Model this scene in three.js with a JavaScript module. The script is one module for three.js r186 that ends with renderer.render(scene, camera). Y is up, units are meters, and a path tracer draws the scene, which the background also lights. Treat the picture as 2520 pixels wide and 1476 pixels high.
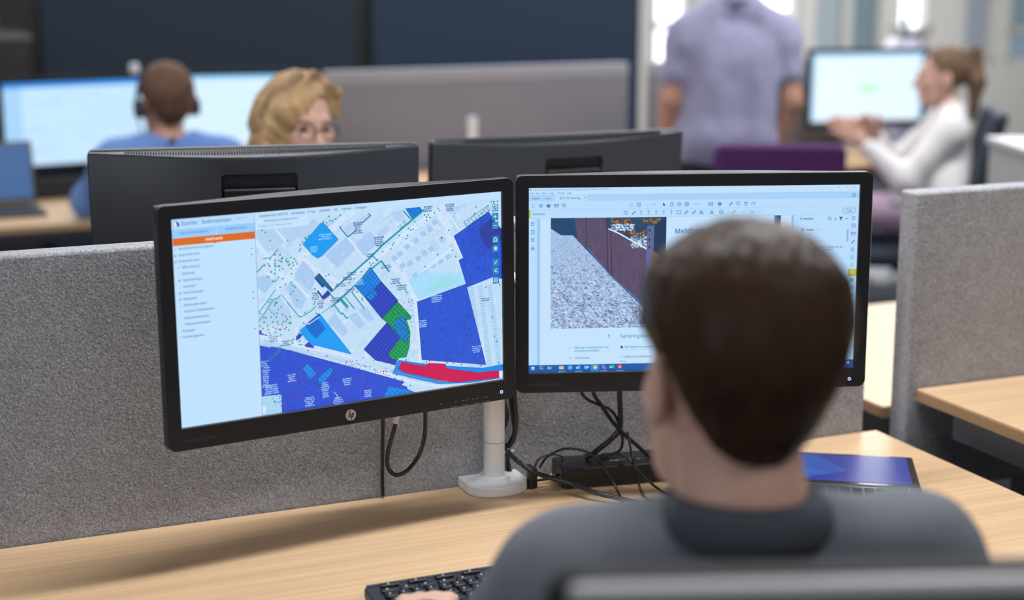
import * as THREE from 'three';
import { RoundedBoxGeometry } from 'three/addons/geometries/RoundedBoxGeometry.js';
import { mergeGeometries, mergeVertices, toCreasedNormals } from 'three/addons/utils/BufferGeometryUtils.js';
import { RectAreaLightUniformsLib } from 'three/addons/lights/RectAreaLightUniformsLib.js';
import { TextGeometry } from 'three/addons/geometries/TextGeometry.js';
import { FontLoader } from 'three/addons/loaders/FontLoader.js';
import { Brush, Evaluator, SUBTRACTION } from 'three-bvh-csg';

// ---------- camera, sky, exposure, room lights ----------
const scene = new THREE.Scene();
const renderer = new THREE.WebGLRenderer({ antialias: true });
renderer.toneMapping = THREE.LinearToneMapping;
const EXPOSURE = 1.1;
renderer.toneMappingExposure = EXPOSURE;
renderer.shadowMap.enabled = true;
const rad = (d) => d * Math.PI / 180;
const camera = new THREE.PerspectiveCamera(2 * Math.atan(738 / 4000) * 180 / Math.PI, 2520 / 1476, 0.05, 80);
camera.position.set(-0.921, 1.61, 2.41);
camera.rotation.set(rad(-12.093), rad(-23.132), 0, 'YXZ');
camera.focus = 2.48;
camera.userData.fStop = 2.0;
scene.background = new THREE.Color(2.7, 2.9, 3.15);          // bright overcast sky outside the windows
RectAreaLightUniformsLib.init();

// linear ceiling luminaires: [centre x, centre z, length, radiance]
const CEILING = 2.75;
const LUMINAIRES = [
  [0.55, 0.22, 2.0, 60], [-3.4, 0.22, 2.0, 2], [3.6, 0.22, 2.0, 3],
  [-0.6, -1.9, 2.4, 26], [3.3, -2.1, 2.4, 48], [-3.2, -1.9, 2.4, 12],
  [0.3, -4.4, 2.4, 42], [3.3, -4.4, 2.4, 60], [6.0, -5.8, 2.4, 130],
  [0.6, 2.3, 2.4, 16],
];

// ---------- helpers ----------
let seed = 12345;
const rnd = () => { seed |= 0; seed = seed + 0x6D2B79F5 | 0; let t = Math.imul(seed ^ seed >>> 15, 1 | seed); t = t + Math.imul(t ^ t >>> 7, 61 | t) ^ t; return ((t ^ t >>> 14) >>> 0) / 4294967296; };
const V = (x, y, z) => new THREE.Vector3(x, y, z);
const hash = (x, y, z) => { let n = Math.imul(x, 374761393) + Math.imul(y, 668265263) + Math.imul(z, 2147483647 ^ 1274126177) | 0; n = Math.imul(n ^ n >>> 13, 1274126177); return ((n ^ n >>> 16) >>> 0) / 4294967296; };
function noise3(x, y, z) {
  const xi = Math.floor(x), yi = Math.floor(y), zi = Math.floor(z);
  let u = x - xi, v = y - yi, w = z - zi; u = u * u * (3 - 2 * u); v = v * v * (3 - 2 * v); w = w * w * (3 - 2 * w);
  let s = 0;
  for (let a = 0; a < 2; a++) for (let b = 0; b < 2; b++) for (let c = 0; c < 2; c++) s += hash(xi + a, yi + b, zi + c) * (a ? u : 1 - u) * (b ? v : 1 - v) * (c ? w : 1 - w);
  return s * 2 - 1;
}
const wrapNoise = (x, y, px, py, k) => {          // tileable value noise, px and py cells
  const xi = Math.floor(x), yi = Math.floor(y); let u = x - xi, v = y - yi; u = u * u * (3 - 2 * u); v = v * v * (3 - 2 * v);
  const h = (a, b) => hash(((a % px) + px) % px, ((b % py) + py) % py, k);
  return (h(xi, yi) * (1 - u) + h(xi + 1, yi) * u) * (1 - v) + (h(xi, yi + 1) * (1 - u) + h(xi + 1, yi + 1) * u) * v;
};
function dataTexture(w, h, f, srgb = true) {
  const d = new Uint8Array(w * h * 4);
  for (let y = 0, o = 0; y < h; y++) for (let x = 0; x < w; x++, o += 4) { const c = f(x / w, y / h, x, y); for (let k = 0; k < 3; k++) d[o + k] = Math.max(0, Math.min(255, c[k])); d[o + 3] = 255; }
  const t = new THREE.DataTexture(d, w, h); t.wrapS = t.wrapT = THREE.RepeatWrapping; t.magFilter = THREE.LinearFilter; t.minFilter = THREE.LinearMipmapLinearFilter;
  if (srgb) t.colorSpace = THREE.SRGBColorSpace; t.needsUpdate = true; return t;
}
// uv in metres from the dominant axis of each face normal
function boxUV(g, sx = 1, sy = sx, swap = false) {
  g = g.index ? g.toNonIndexed() : g;
  const p = g.attributes.position, n = g.attributes.normal, uv = new Float32Array(p.count * 2);
  for (let i = 0; i < p.count; i += 3) {
    let ax = 0, ay = 0, az = 0;
    for (let k = 0; k < 3; k++) { ax += Math.abs(n.getX(i + k)); ay += Math.abs(n.getY(i + k)); az += Math.abs(n.getZ(i + k)); }
    for (let k = 0; k < 3; k++) {
      const x = p.getX(i + k), y = p.getY(i + k), z = p.getZ(i + k); let a, b;
      if (ay >= ax && ay >= az) { a = x; b = z; } else if (ax >= az) { a = z; b = y; } else { a = x; b = y; }
      uv[(i + k) * 2] = (swap ? b : a) / sx; uv[(i + k) * 2 + 1] = (swap ? a : b) / sy;
    }
  }
  g.setAttribute('uv', new THREE.BufferAttribute(uv, 2)); return g;
}
const used = new Map();
const numbered = (n) => { const k = used.get(n) ?? 0; used.set(n, k + 1); return k ? n + '_' + String(k).padStart(3, '0') : n; };
function thing(name, label, category, pos = [0, 0, 0], turn = 0, group) {
  const o = new THREE.Group(); o.name = numbered(name); o.position.set(...pos); o.rotation.y = turn; o.userData = { label, category };
  if (group) o.userData.group = group; scene.add(o); return o;
}
function part(name, geo, mat, parent, label) {
  const g = Array.isArray(geo) ? merge(geo) : geo;
  const m = new THREE.Mesh(g, mat); m.name = name; m.castShadow = m.receiveShadow = true; if (label) m.userData.label = label; parent.add(m); return m;
}
function single(name, label, category, geo, mat, pos, group) { const m = part(numbered(name), geo, mat, scene); m.userData = { label, category }; if (group) m.userData.group = group; if (pos) m.position.set(...pos); return m; }
function struct(name, geo, mat, parent = scene) { const m = part(name, geo, mat, parent); if (parent === scene) m.userData.kind = 'structure'; return m; }
function merge(list) {
  const a = list.map((g) => { g = g.index ? g.toNonIndexed() : g.clone(); for (const k of Object.keys(g.attributes)) if (!['position', 'normal', 'uv'].includes(k)) g.deleteAttribute(k); if (!g.attributes.uv) g.setAttribute('uv', new THREE.BufferAttribute(new Float32Array(g.attributes.position.count * 2), 2)); return g; });
  return a.length > 1 ? mergeGeometries(a) : a[0];
}
const box = (w, h, d, x = 0, y = 0, z = 0) => new THREE.BoxGeometry(w, h, d).translate(x, y, z);
const rbox = (w, h, d, r, x = 0, y = 0, z = 0, seg = 3) => new RoundedBoxGeometry(w, h, d, seg, Math.min(r, w / 2.01, h / 2.01, d / 2.01)).translate(x, y, z);
const cyl = (r1, r2, h, x = 0, y = 0, z = 0, n = 32) => new THREE.CylinderGeometry(r1, r2, h, n).translate(x, y, z);
function tube(pts, r, seg = 0, radial = 10) {
  const c = new THREE.CatmullRomCurve3(pts.map((p) => V(...p)), false, 'centripetal');
  return new THREE.TubeGeometry(c, seg || pts.length * 10, r, radial, false);
}
function rod(a, b, r, n = 16, r2 = r) {
  const A = V(...a), B = V(...b), d = B.clone().sub(A), g = new THREE.CylinderGeometry(r2, r, d.length(), n);
  g.applyQuaternion(new THREE.Quaternion().setFromUnitVectors(V(0, 1, 0), d.clone().normalize())); const m = A.add(B).multiplyScalar(.5); return g.translate(m.x, m.y, m.z);
}
function roundRect(w, h, r, cx = 0, cy = 0, C = THREE.Shape) {
  const s = new C(), x = cx - w / 2, y = cy - h / 2;
  s.moveTo(x + r, y); s.lineTo(x + w - r, y); s.absarc(x + w - r, y + r, r, -Math.PI / 2, 0); s.lineTo(x + w, y + h - r); s.absarc(x + w - r, y + h - r, r, 0, Math.PI / 2);
  s.lineTo(x + r, y + h); s.absarc(x + r, y + h - r, r, Math.PI / 2, Math.PI); s.lineTo(x, y + r); s.absarc(x + r, y + r, r, Math.PI, 1.5 * Math.PI); return s;
}
const extrude = (s, depth, bevel = 0, seg = 2) => new THREE.ExtrudeGeometry(s, { depth: depth - 2 * bevel, bevelEnabled: bevel > 0, bevelThickness: bevel, bevelSize: bevel, bevelOffset: -bevel, bevelSegments: seg, curveSegments: 12 }).translate(0, 0, bevel);
const lin = (r, g, b) => new THREE.Color().setRGB(r, g, b);
const M = (o) => new THREE.MeshStandardMaterial(o);
const MP = (o) => new THREE.MeshPhysicalMaterial(o);
const std = (r, g, b, roughness = .5, more = {}) => M({ color: lin(r, g, b), roughness, ...more });

// ---------- procedural surfaces ----------
const woodMap = dataTexture(1024, 1024, (u, v) => {
  const a = wrapNoise(u * 3, v * 340, 3, 340, 1), b = wrapNoise(u * 6, v * 120, 6, 120, 2), c = wrapNoise(u * 2, v * 26, 2, 26, 3), d = wrapNoise(u * 60, v * 512, 60, 512, 4);
  const t = .94 + .06 * (a - .5) + .055 * (b - .5) + .06 * (c - .5) - (d > .8 ? .06 * (d - .8) * 5 : 0);
  return [226 * t, 189 * t, 147 * t];
});
const feltHeight = [];
const feltMap = dataTexture(1024, 1024, (u, v, x, y) => {
  const n = 1024, a = hash(x, y, 5), b = wrapNoise(u * 400, v * 400, 400, 400, 6), c = wrapNoise(u * 190, v * 190, 190, 190, 7), d = wrapNoise(u * 24, v * 24, 24, 24, 8);
  const t = 1 + .30 * (a - .5) + .42 * (b - .5) + .10 * (c - .5) + .05 * (d - .5);
  return [157 * t, 158 * t, 163 * t];
});
const feltBump = dataTexture(512, 512, (u, v) => { const t = 255 * wrapNoise(u * 200, v * 200, 200, 200, 6); return [t, t, t]; }, false);
const carpetMap = dataTexture(512, 512, (u, v, x, y) => { const t = .75 + .5 * wrapNoise(u * 256, v * 256, 256, 256, 9) * (0.7 + .6 * wrapNoise(u * 12, v * 12, 12, 12, 10)); return [36 * t, 39 * t, 48 * t]; });
const knitMap = dataTexture(512, 512, (u, v) => { const t = 1 + .3 * (wrapNoise(u * 250, v * 250, 250, 250, 12) - .5) + .12 * (wrapNoise(u * 20, v * 20, 20, 20, 13) - .5); return [235 * t, 235 * t, 235 * t]; });
const wood = M({ map: woodMap, roughness: .42 });
const woodEdge = std(.42, .27, .15, .5);
const felt = M({ map: feltMap, roughness: .97, bumpMap: feltBump, bumpScale: .0004 });
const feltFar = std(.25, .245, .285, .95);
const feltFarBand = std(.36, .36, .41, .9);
const carpet = M({ map: carpetMap, roughness: .97 });
const black = std(.016, .016, .018, .42);
const blackGloss = std(.012, .012, .014, .22);
const bezelMat = std(.0105, .012, .017, .40);
const shellMat = std(.033, .037, .046, .36);
const cableMat = std(.012, .012, .013, .30);
const white = std(.80, .81, .83, .42);
const greySteel = std(.26, .27, .29, .4, { metalness: .1 });
const chrome = std(.5, .5, .52, .3, { metalness: .8 });
const plaster = std(.62, .61, .59, .9);
const E_ = (map, k = 1) => M({ color: lin(.02, .02, .02), roughness: .38, emissive: lin(1, 1, 1), emissiveMap: map, emissiveIntensity: k / EXPOSURE });

// ---------- luminaires ----------
const LAMP_AT = ['above the front desk with the two lit monitors', 'left of the front desk, out of view', 'above the raised oak desk at right', 'above the blonde woman', 'above the purple chair', 'left of the blonde woman, out of view', 'above the long far screen', 'above the bright monitor at right', 'before the far windows', 'behind the man in grey'].map((s) => 'white linear ceiling light ' + s);
function luminaire(x, z, len, L, k) {
  const t = thing('ceiling_light', LAMP_AT[k], 'light', [x, CEILING - .05, z], 0, 'linear ceiling lights');
  part('housing', rbox(len, .05, .16, .006, 0, .022, 0), white, t);
  part('diffuser', box(len - .02, .004, .13, 0, -.005, 0), M({ color: lin(.8, .8, .8), emissive: lin(1, .98, .94), emissiveIntensity: 2.5 }), t);
  const l = new THREE.RectAreaLight(lin(.975, .995, 1.03), L, len - .02, .13); l.position.set(x, CEILING - .066, z); l.rotation.x = -Math.PI / 2; scene.add(l);
}
LUMINAIRES.forEach((a, k) => luminaire(...a, k));

// ---------- room shell ----------
const X0 = -5, X1 = 9.6, Z0 = -8, Z1 = 5.2, NAVYZ = -6.2, NAVYX = 3.56;
struct('floor', boxUV(box(X1 - X0 + .6, .1, Z1 - Z0 + .6, (X0 + X1) / 2, -.05, (Z0 + Z1) / 2), 1.2), carpet);
struct('ceiling', box(X1 - X0 + .6, .1, Z1 - Z0 + .6, (X0 + X1) / 2, CEILING + .05, (Z0 + Z1) / 2), std(.45, .45, .45, .95));
{ // left wall with a band of windows beside the near desks
  const a = 1.0, b = 4.9, y0 = .85, y1 = 2.45, W = (z0, z1, ya, yb) => box(.15, yb - ya, z1 - z0, X0 - .075, (ya + yb) / 2, (z0 + z1) / 2);
  struct('wall_left', [W(Z0 - .15, a, 0, CEILING), W(b, Z1 + .15, 0, CEILING), W(a, b, 0, y0), W(a, b, y1, CEILING)], plaster);
  const fr = std(.55, .53, .5, .5), gl = MP({ color: 0xffffff, transmission: 1, roughness: 0, thickness: 0, ior: 1.45 });
  for (let i = 0; i < 3; i++) {
    const z0 = a + i * (b - a) / 3, z1 = z0 + (b - a) / 3, o = new THREE.Group(); o.name = 'window_' + (8 + i); o.userData = { kind: 'structure', label: 'office window in the left wall', category: 'window' }; scene.add(o);
    part('window_frame', [box(.08, y1 - y0, .05, X0 - .06, (y0 + y1) / 2, z0 + .025), box(.08, y1 - y0, .05, X0 - .06, (y0 + y1) / 2, z1 - .025), box(.08, .05, z1 - z0, X0 - .06, y0 + .025, (z0 + z1) / 2), box(.08, .05, z1 - z0, X0 - .06, y1 - .025, (z0 + z1) / 2)], fr, o);
    part('pane', box(.008, y1 - y0 - .06, z1 - z0 - .06, X0 - .07, (y0 + y1) / 2, (z0 + z1) / 2), gl, o);
  }
}
struct('wall_right', box(.15, CEILING, Z1 - Z0 + .3, X1 + .075, CEILING / 2, (Z0 + Z1) / 2), plaster);
struct('wall_front', box(X1 - X0, CEILING, .15, (X0 + X1) / 2, CEILING / 2, Z1 + .075), plaster);
{ // navy-panelled wall behind the far desks, its panels set in black joints
  const w = struct('wall_back', box(NAVYX - X0, CEILING, .2, (NAVYX + X0) / 2, CEILING / 2, NAVYZ - .1), plaster);
  const navy = std(.004, .015, .031, .7), joint = std(.006, .007, .009, .5);
  part('backing_panel', box(3.62, CEILING - .04, .03, 1.75, CEILING / 2, NAVYZ + .015), joint, w);
  part('wall_panel', rbox(1.655, CEILING - .1, .04, .004, .98, CEILING / 2, NAVYZ + .045), navy, w, 'dark navy wall panel');
  part('wall_panel', rbox(1.63, CEILING - .1, .04, .004, 2.715, CEILING / 2, NAVYZ + .045), std(.006, .021, .047, .7), w, 'dark navy wall panel');
}
{ // side of the core wall, running back to the windows
  struct('wall_core', box(.15, CEILING, NAVYZ - Z0, NAVYX - .075, CEILING / 2, (NAVYZ + Z0) / 2), plaster);
}
{ // window wall
  const wz = Z0, sill = .74, w = struct('wall_window', [
    box(X1 - NAVYX, sill, .2, (NAVYX + X1) / 2, sill / 2, wz - .1), box(X1 - NAVYX, .25, .2, (NAVYX + X1) / 2, CEILING - .125, wz - .1),
    box(4.62 - NAVYX, CEILING - sill, .2, (4.62 + NAVYX) / 2, (CEILING + sill) / 2, wz - .1),
    box(.24, CEILING - sill, .2, 5.06, (CEILING + sill) / 2, wz - .1), box(.11, CEILING - sill, .2, 5.915, (CEILING + sill) / 2, wz - .1),
    box(.12, CEILING - sill, .2, 6.67, (CEILING + sill) / 2, wz - .1), box(.3, CEILING - sill, .2, 7.2, (CEILING + sill) / 2, wz - .1), box(.13, CEILING - sill, .2, 7.73, (CEILING + sill) / 2, wz - .1), box(X1 - 8.6, CEILING - sill, .2, (X1 + 8.6) / 2, (CEILING + sill) / 2, wz - .1),
  ], std(.60, .58, .54, .9));
  const frame = std(.55, .53, .5, .5), glass = MP({ color: 0xffffff, transmission: 1, roughness: 0, thickness: 0, ior: 1.45 });
  const veil = (r, g, b) => MP({ color: lin(r * .60, g * .58, b * .55), transmission: .75, roughness: .95, thickness: 0 }), frosted = veil(.66, .74, .78), blindBlue = veil(.57, .61, .70), teal = veil(.42, .53, .60);
  const win = (n, x0, x1, y0, y1, bars, fill) => {
    const o = new THREE.Group(); o.name = 'window_' + n; o.userData = { kind: 'structure', label: 'tall office window in the far wall', category: 'window' }; scene.add(o);
    const f = .04, W = x1 - x0;
    part('window_frame', [box(f, y1 - y0, .08, x0 + f / 2, (y0 + y1) / 2, wz - .06), box(f, y1 - y0, .08, x1 - f / 2, (y0 + y1) / 2, wz - .06), box(W, f, .08, (x0 + x1) / 2, y0 + f / 2, wz - .06), box(W, f, .08, (x0 + x1) / 2, y1 - f / 2, wz - .06), ...bars.map((y) => box(W, .05, .08, (x0 + x1) / 2, y, wz - .06))], frame, o);
    const ys = [y0, ...bars, y1];
    for (let i = 0; i + 1 < ys.length; i++) part('pane', box(W - f, ys[i + 1] - ys[i] - .02, .008, (x0 + x1) / 2, (ys[i] + ys[i + 1]) / 2, wz - .07), (fill && fill[i]) || glass, o);
  };
  win(1, 4.62, 4.94, sill, 2.5, [1.09]);
  win(2, 5.18, 5.86, sill, 2.5, [1.0]);
  win(3, 5.97, 6.29, sill, 2.5, [], [frosted]);
  win(4, 6.29, 6.61, sill, 2.5, [], [teal]);
  win(5, 6.73, 7.05, sill, 2.5, [1.02], [veil(.5, .48, .45), null]);
  win(6, 7.35, 7.665, sill, 2.5, [], [blindBlue]);
  win(7, 7.795, 8.6, sill, 2.5, [1.0], [veil(.52, .62, .74), teal]);
}

// ---------- desks ----------
function desk(x0, x1, z0, z1, y, label, opt = {}) {
  const t = thing('desk', label, 'desk', [(x0 + x1) / 2, 0, (z0 + z1) / 2]), W = x1 - x0, D = z1 - z0, th = .025;
  part('desk_top', boxUV(rbox(W, th - .003, D, .0015, 0, y - th / 2 + .0015, 0, 2), 1.1, .62), wood, t);
  part('edge_band', [box(W + .0015, th - .006, .002, 0, y - th / 2 - .001, D / 2), box(W + .0015, th - .006, .002, 0, y - th / 2 - .001, -D / 2), box(.002, th - .006, D, W / 2, y - th / 2 - .001, 0), box(.002, th - .006, D, -W / 2, y - th / 2 - .001, 0)], woodEdge, t, 'darker oak edge strip');
  const in_ = opt.inset ?? .06;
  part('rail', [box(W - 2 * in_, .05, .04, 0, y - th - .025, D / 2 - .14), box(W - 2 * in_, .05, .04, 0, y - th - .025, -D / 2 + .14), box(.04, .06, D - .12, -W / 2 + in_, y - th - .03, 0), box(.04, .06, D - .12, W / 2 - in_, y - th - .03, 0)], greySteel, t, 'grey steel underframe');
  for (const s of [-1, 1]) part('leg', [rbox(.07, y - th - .06, .07, .008, s * (W / 2 - in_ - .1), (y - th - .06) / 2 + .02, 0), rbox(.06, .025, D - .14, .008, s * (W / 2 - in_ - .1), .0135, 0)], greySteel, t);
  return t;
}
const deskY = .74;
desk(-.756, .844, .003, .80, deskY, 'oak desk in front with the white monitor pole, laptop and keyboard on it');
desk(.932, 2.53, .003, .80, .81, 'raised oak desk at the right edge, beyond a dark gap');
desk(-.756, .84, -.92, -.125, deskY, 'oak desk hidden behind the near grey screen, under the two dark monitor backs');
desk(.95, 2.5, -.92, -.122, deskY, 'oak desk glimpsed in the gap between the two near grey screens');
desk(-1.5, .45, -3.8, -3.0, deskY, 'oak desk in the far row at left, under the blue laptop');
desk(.47, 2.05, -3.8, -3.0, deskY, 'oak desk in the far row, in front of the long far screen', {});
desk(2.4, 4.1, -3.83, -3.25, deskY, 'oak desk at far right under the bright monitor beside the ponytailed woman');
desk(.47, 2.25, -4.75, -3.93, deskY, 'oak desk behind the long far screen, glimpsed through its end gap');

// ---------- fabric screens ----------
function screenPanel(x0, x1, y0, y1, z, label, feet = [.2, .8]) {
  const t = thing('desk_screen', label, 'screen', [(x0 + x1) / 2, 0, z]), W = x1 - x0, th = .05;
  part('fabric_panel', boxUV(rbox(W, y1 - y0, th, .006, 0, (y0 + y1) / 2, 0, 3), .5), felt, t);
  for (const f of feet) part('foot', [box(.06, y0 + .02, .03, W * (f - .5), (y0 + .02) / 2, 0), box(.07, .012, .05, W * (f - .5), .006, 0)], greySteel, t);
  return t;
}
screenPanel(-.78, .818, .60, 1.18, -.0255, 'grey felt desk screen behind the two lit monitors');
screenPanel(.9115, 2.53, .60, 1.18, -.0255, 'grey felt desk screen at right, above the raised oak desk');
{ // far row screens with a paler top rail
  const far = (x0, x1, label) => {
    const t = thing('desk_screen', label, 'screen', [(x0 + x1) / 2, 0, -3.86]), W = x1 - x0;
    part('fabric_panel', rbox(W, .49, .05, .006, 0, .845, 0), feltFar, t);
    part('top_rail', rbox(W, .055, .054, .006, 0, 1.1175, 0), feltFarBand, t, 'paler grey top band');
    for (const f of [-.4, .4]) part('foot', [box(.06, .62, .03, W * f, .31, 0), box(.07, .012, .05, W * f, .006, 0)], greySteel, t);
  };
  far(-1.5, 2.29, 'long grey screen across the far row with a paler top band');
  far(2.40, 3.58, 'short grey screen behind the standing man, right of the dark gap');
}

// ---------- monitors ----------
const font = await new FontLoader().loadAsync('fonts/droid/droid_sans_bold.typeface.json');
const SW = .527, SH = .2964, BZ = .0205, BB = .033, OW = SW + 2 * BZ, OH = SH + BZ + BB, OCY = (BZ - BB) / 2;
const bezelShape = () => { const s = roundRect(OW, OH, .012, 0, OCY); s.holes.push(roundRect(SW, SH, .0004, 0, 0, THREE.Path)); return s; };
const bezelGeo = extrude(bezelShape(), .016, .0014, 3).translate(0, 0, -.013);
function housingGeo(depth = .05) {                    // plan outline: straight front, bowed back; extruded upwards with rounded edges
  const s = new THREE.Shape(), w = OW / 2 - .002; s.moveTo(-w, 0); s.lineTo(w, 0); s.lineTo(w, -.012);
  s.bezierCurveTo(w * .62, -depth * .55, w * .42, -depth, 0, -depth); s.bezierCurveTo(-w * .42, -depth, -w * .62, -depth * .55, -w, -.012); s.lineTo(-w, 0);
  const g = new THREE.ExtrudeGeometry(s, { depth: OH - .012, bevelEnabled: true, bevelThickness: .004, bevelSize: .003, bevelOffset: -.003, bevelSegments: 3, curveSegments: 40 });
  g.rotateX(-Math.PI / 2).scale(1, 1, -1);            // y up; back towards -z after the flip
  const idx = g.attributes.position; for (let i = 0; i < idx.count; i += 3) for (const a of [g.attributes.position, g.attributes.normal, g.attributes.uv]) { const n = a.itemSize, t = []; for (let k = 0; k < n; k++) { t[k] = a.array[(i + 1) * n + k]; a.array[(i + 1) * n + k] = a.array[(i + 2) * n + k]; a.array[(i + 2) * n + k] = t[k]; } }
  g.translate(0, -OH / 2 + .006 + OCY, 0);
  return g;
}
const shellOf = (depth) => { const g = housingGeo(depth); g.computeBoundingBox(); const b = g.boundingBox; g.translate(0, 0, -b.max.z - .011); g.computeVertexNormals(); return toCreasedNormals(g, .6); };
const shell0 = shellOf(.05);
const shellBack = (() => {                            // same shell with the recess for the stand head cut out
  const ev = new Evaluator(); ev.attributes = ['position', 'normal', 'uv'];
  const a = new Brush(shellOf(.078)), b = new Brush(rbox(.128, .17, .05, .008, 0, .052, -.096)); a.updateMatrixWorld(); b.updateMatrixWorld();
  const r = ev.evaluate(a, b, SUBTRACTION); return toCreasedNormals(r.geometry, .5);
})();
const text = (s, size, mat, parent, x, y, z, depth = .0003, name = 'lettering') => { const g = new TextGeometry(s, { font, size, depth, curveSegments: 4 }); g.translate(x, y, z); return part(name, g, mat, parent); };
const logoGrey = std(.55, .53, .53, .3, { metalness: .5 });
function badge(parent, x, y, z, r = .0085) {          // round metal badge with the slanted black letters h and p
  const g = new THREE.CylinderGeometry(r, r, .0012, 40).rotateX(Math.PI / 2).translate(x, y, z + .0006); const d = part('badge', g, logoGrey, parent, 'round metallic badge');
  const k = r / .3, sl = .28, bar = (pts) => { const s = new THREE.Shape(); pts.forEach(([u, v], i) => { const X = (u + v * sl) * k, Y = v * k; i ? s.lineTo(X, Y) : s.moveTo(X, Y); }); return new THREE.ExtrudeGeometry(s, { depth: .0004, bevelEnabled: false }).translate(x, y, z + .0012); };
  const t = .036;
  part('badge_letters', [bar([[-.135, -.10], [-.135 + t, -.10], [-.135 + t, .29], [-.135, .29]]), bar([[-.135, .10 - t], [-.02, .10 - t], [-.02, .10], [-.135, .10]]), bar([[-.055, -.10], [-.055 + t, -.10], [-.055 + t, .095], [-.055, .095]]),
    bar([[.04, -.29], [.04 + t, -.29], [.04 + t, .10], [.04, .10]]), bar([[.04, .10 - t], [.155, .10 - t], [.155, .10], [.04, .10]]), bar([[.12, -.08], [.12 + t, -.08], [.12 + t, .095], [.12, .095]]), bar([[.04, -.10], [.15, -.10], [.15, -.10 + t], [.04, -.10 + t]])], black, d);
}
const markGeo = box(.0028, .0016, .0003), markMat = std(.16, .16, .16, .4);
function monitor(label, pos, yaw, tilt, map, k, opt = {}) {
  const t = thing('monitor', label, 'monitor', pos, yaw); t.rotation.order = 'YXZ'; t.rotation.x = tilt;
  part('housing', opt.back ? shellBack : shell0, shellMat, t);
  const bz = part('bezel', bezelGeo, bezelMat, t);
  const scr = new THREE.PlaneGeometry(SW, SH);
  const sm = part('screen', scr, E_(map, k), t, opt.screenLabel); sm.position.z = -.0015;
  part('screen_lip', [box(SW, .0016, .0016, 0, -SH / 2 - .0006, .0026)], std(.12, .12, .12, .35), bz);
  if (opt.detail) {
    badge(t, -.003, -SH / 2 - .0185, .003);
    text('ProDisplay P240va', .0042, std(.045, .045, .046, .4), t, -SW / 2 + .002, -SH / 2 - .021, .003, .0002, 'model_lettering');
    for (let i = 0; i < 4; i++) part('button', rbox(.014, .0018, .0016, .0006, .172 + i * .019, -SH / 2 - .031, .003), blackGloss, t);
    for (const x of [.150, .176, .189, .196, .207, .214, .226, .232]) part('button_mark', markGeo, markMat, t).position.set(x, -SH / 2 - .024, .0031);
    part('sensor_frame', [box(.026, .0006, .0004, .151, -SH / 2 - .0205, .003), box(.0006, .007, .0004, .1383, -SH / 2 - .0236, .003)], blackGloss, t);
    part('power_button', cyl(.0034, .0034, .0012, 0, 0, 0, 24).rotateX(Math.PI / 2).translate(SW / 2 - .006, -SH / 2 - .0195, .003), blackGloss, t);
    part('power_light', new THREE.TorusGeometry(.0021, .0007, 8, 24).translate(SW / 2 - .006, -SH / 2 - .0195, .0037), M({ color: lin(.1, .2, .5), emissive: lin(.35, .55, 1), emissiveIntensity: 1.4 }), t);
  }
  if (opt.back) {
    const n = 96, sl = []; for (let i = 0; i < n; i++) { const x = (i / (n - 1) - .5) * .44, b = 1 - Math.pow(Math.abs(x) / .26, 2), d = .007 + .036 * Math.max(0, b); sl.push(box(.0022, .0016, d, x, OH / 2 + OCY + .0004, -.024 - d * .5)); }
    part('vent_slots', sl, std(.004, .004, .005, .8), t);
    part('stand_head', [rbox(.12, .006, .016, .002, 0, .108, -.08), rbox(.118, .135, .012, .003, 0, .038, -.079), rbox(.022, .005, .004, .001, -.035, .094, -.086), rbox(.022, .005, .004, .001, .03, .094, -.086)], std(.02, .021, .024, .4), t);
    part('arm_mount', [rbox(.1, .1, .01, .003, 0, -.01, -.09), cyl(.022, .022, .02, 0, 0, 0, 24).rotateX(Math.PI / 2).translate(0, -.01, -.1)], black, t);
  } else part('arm_mount', [rbox(.1, .1, .008, .003, 0, -.01, -.066)], black, t);
  return t;
}

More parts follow.
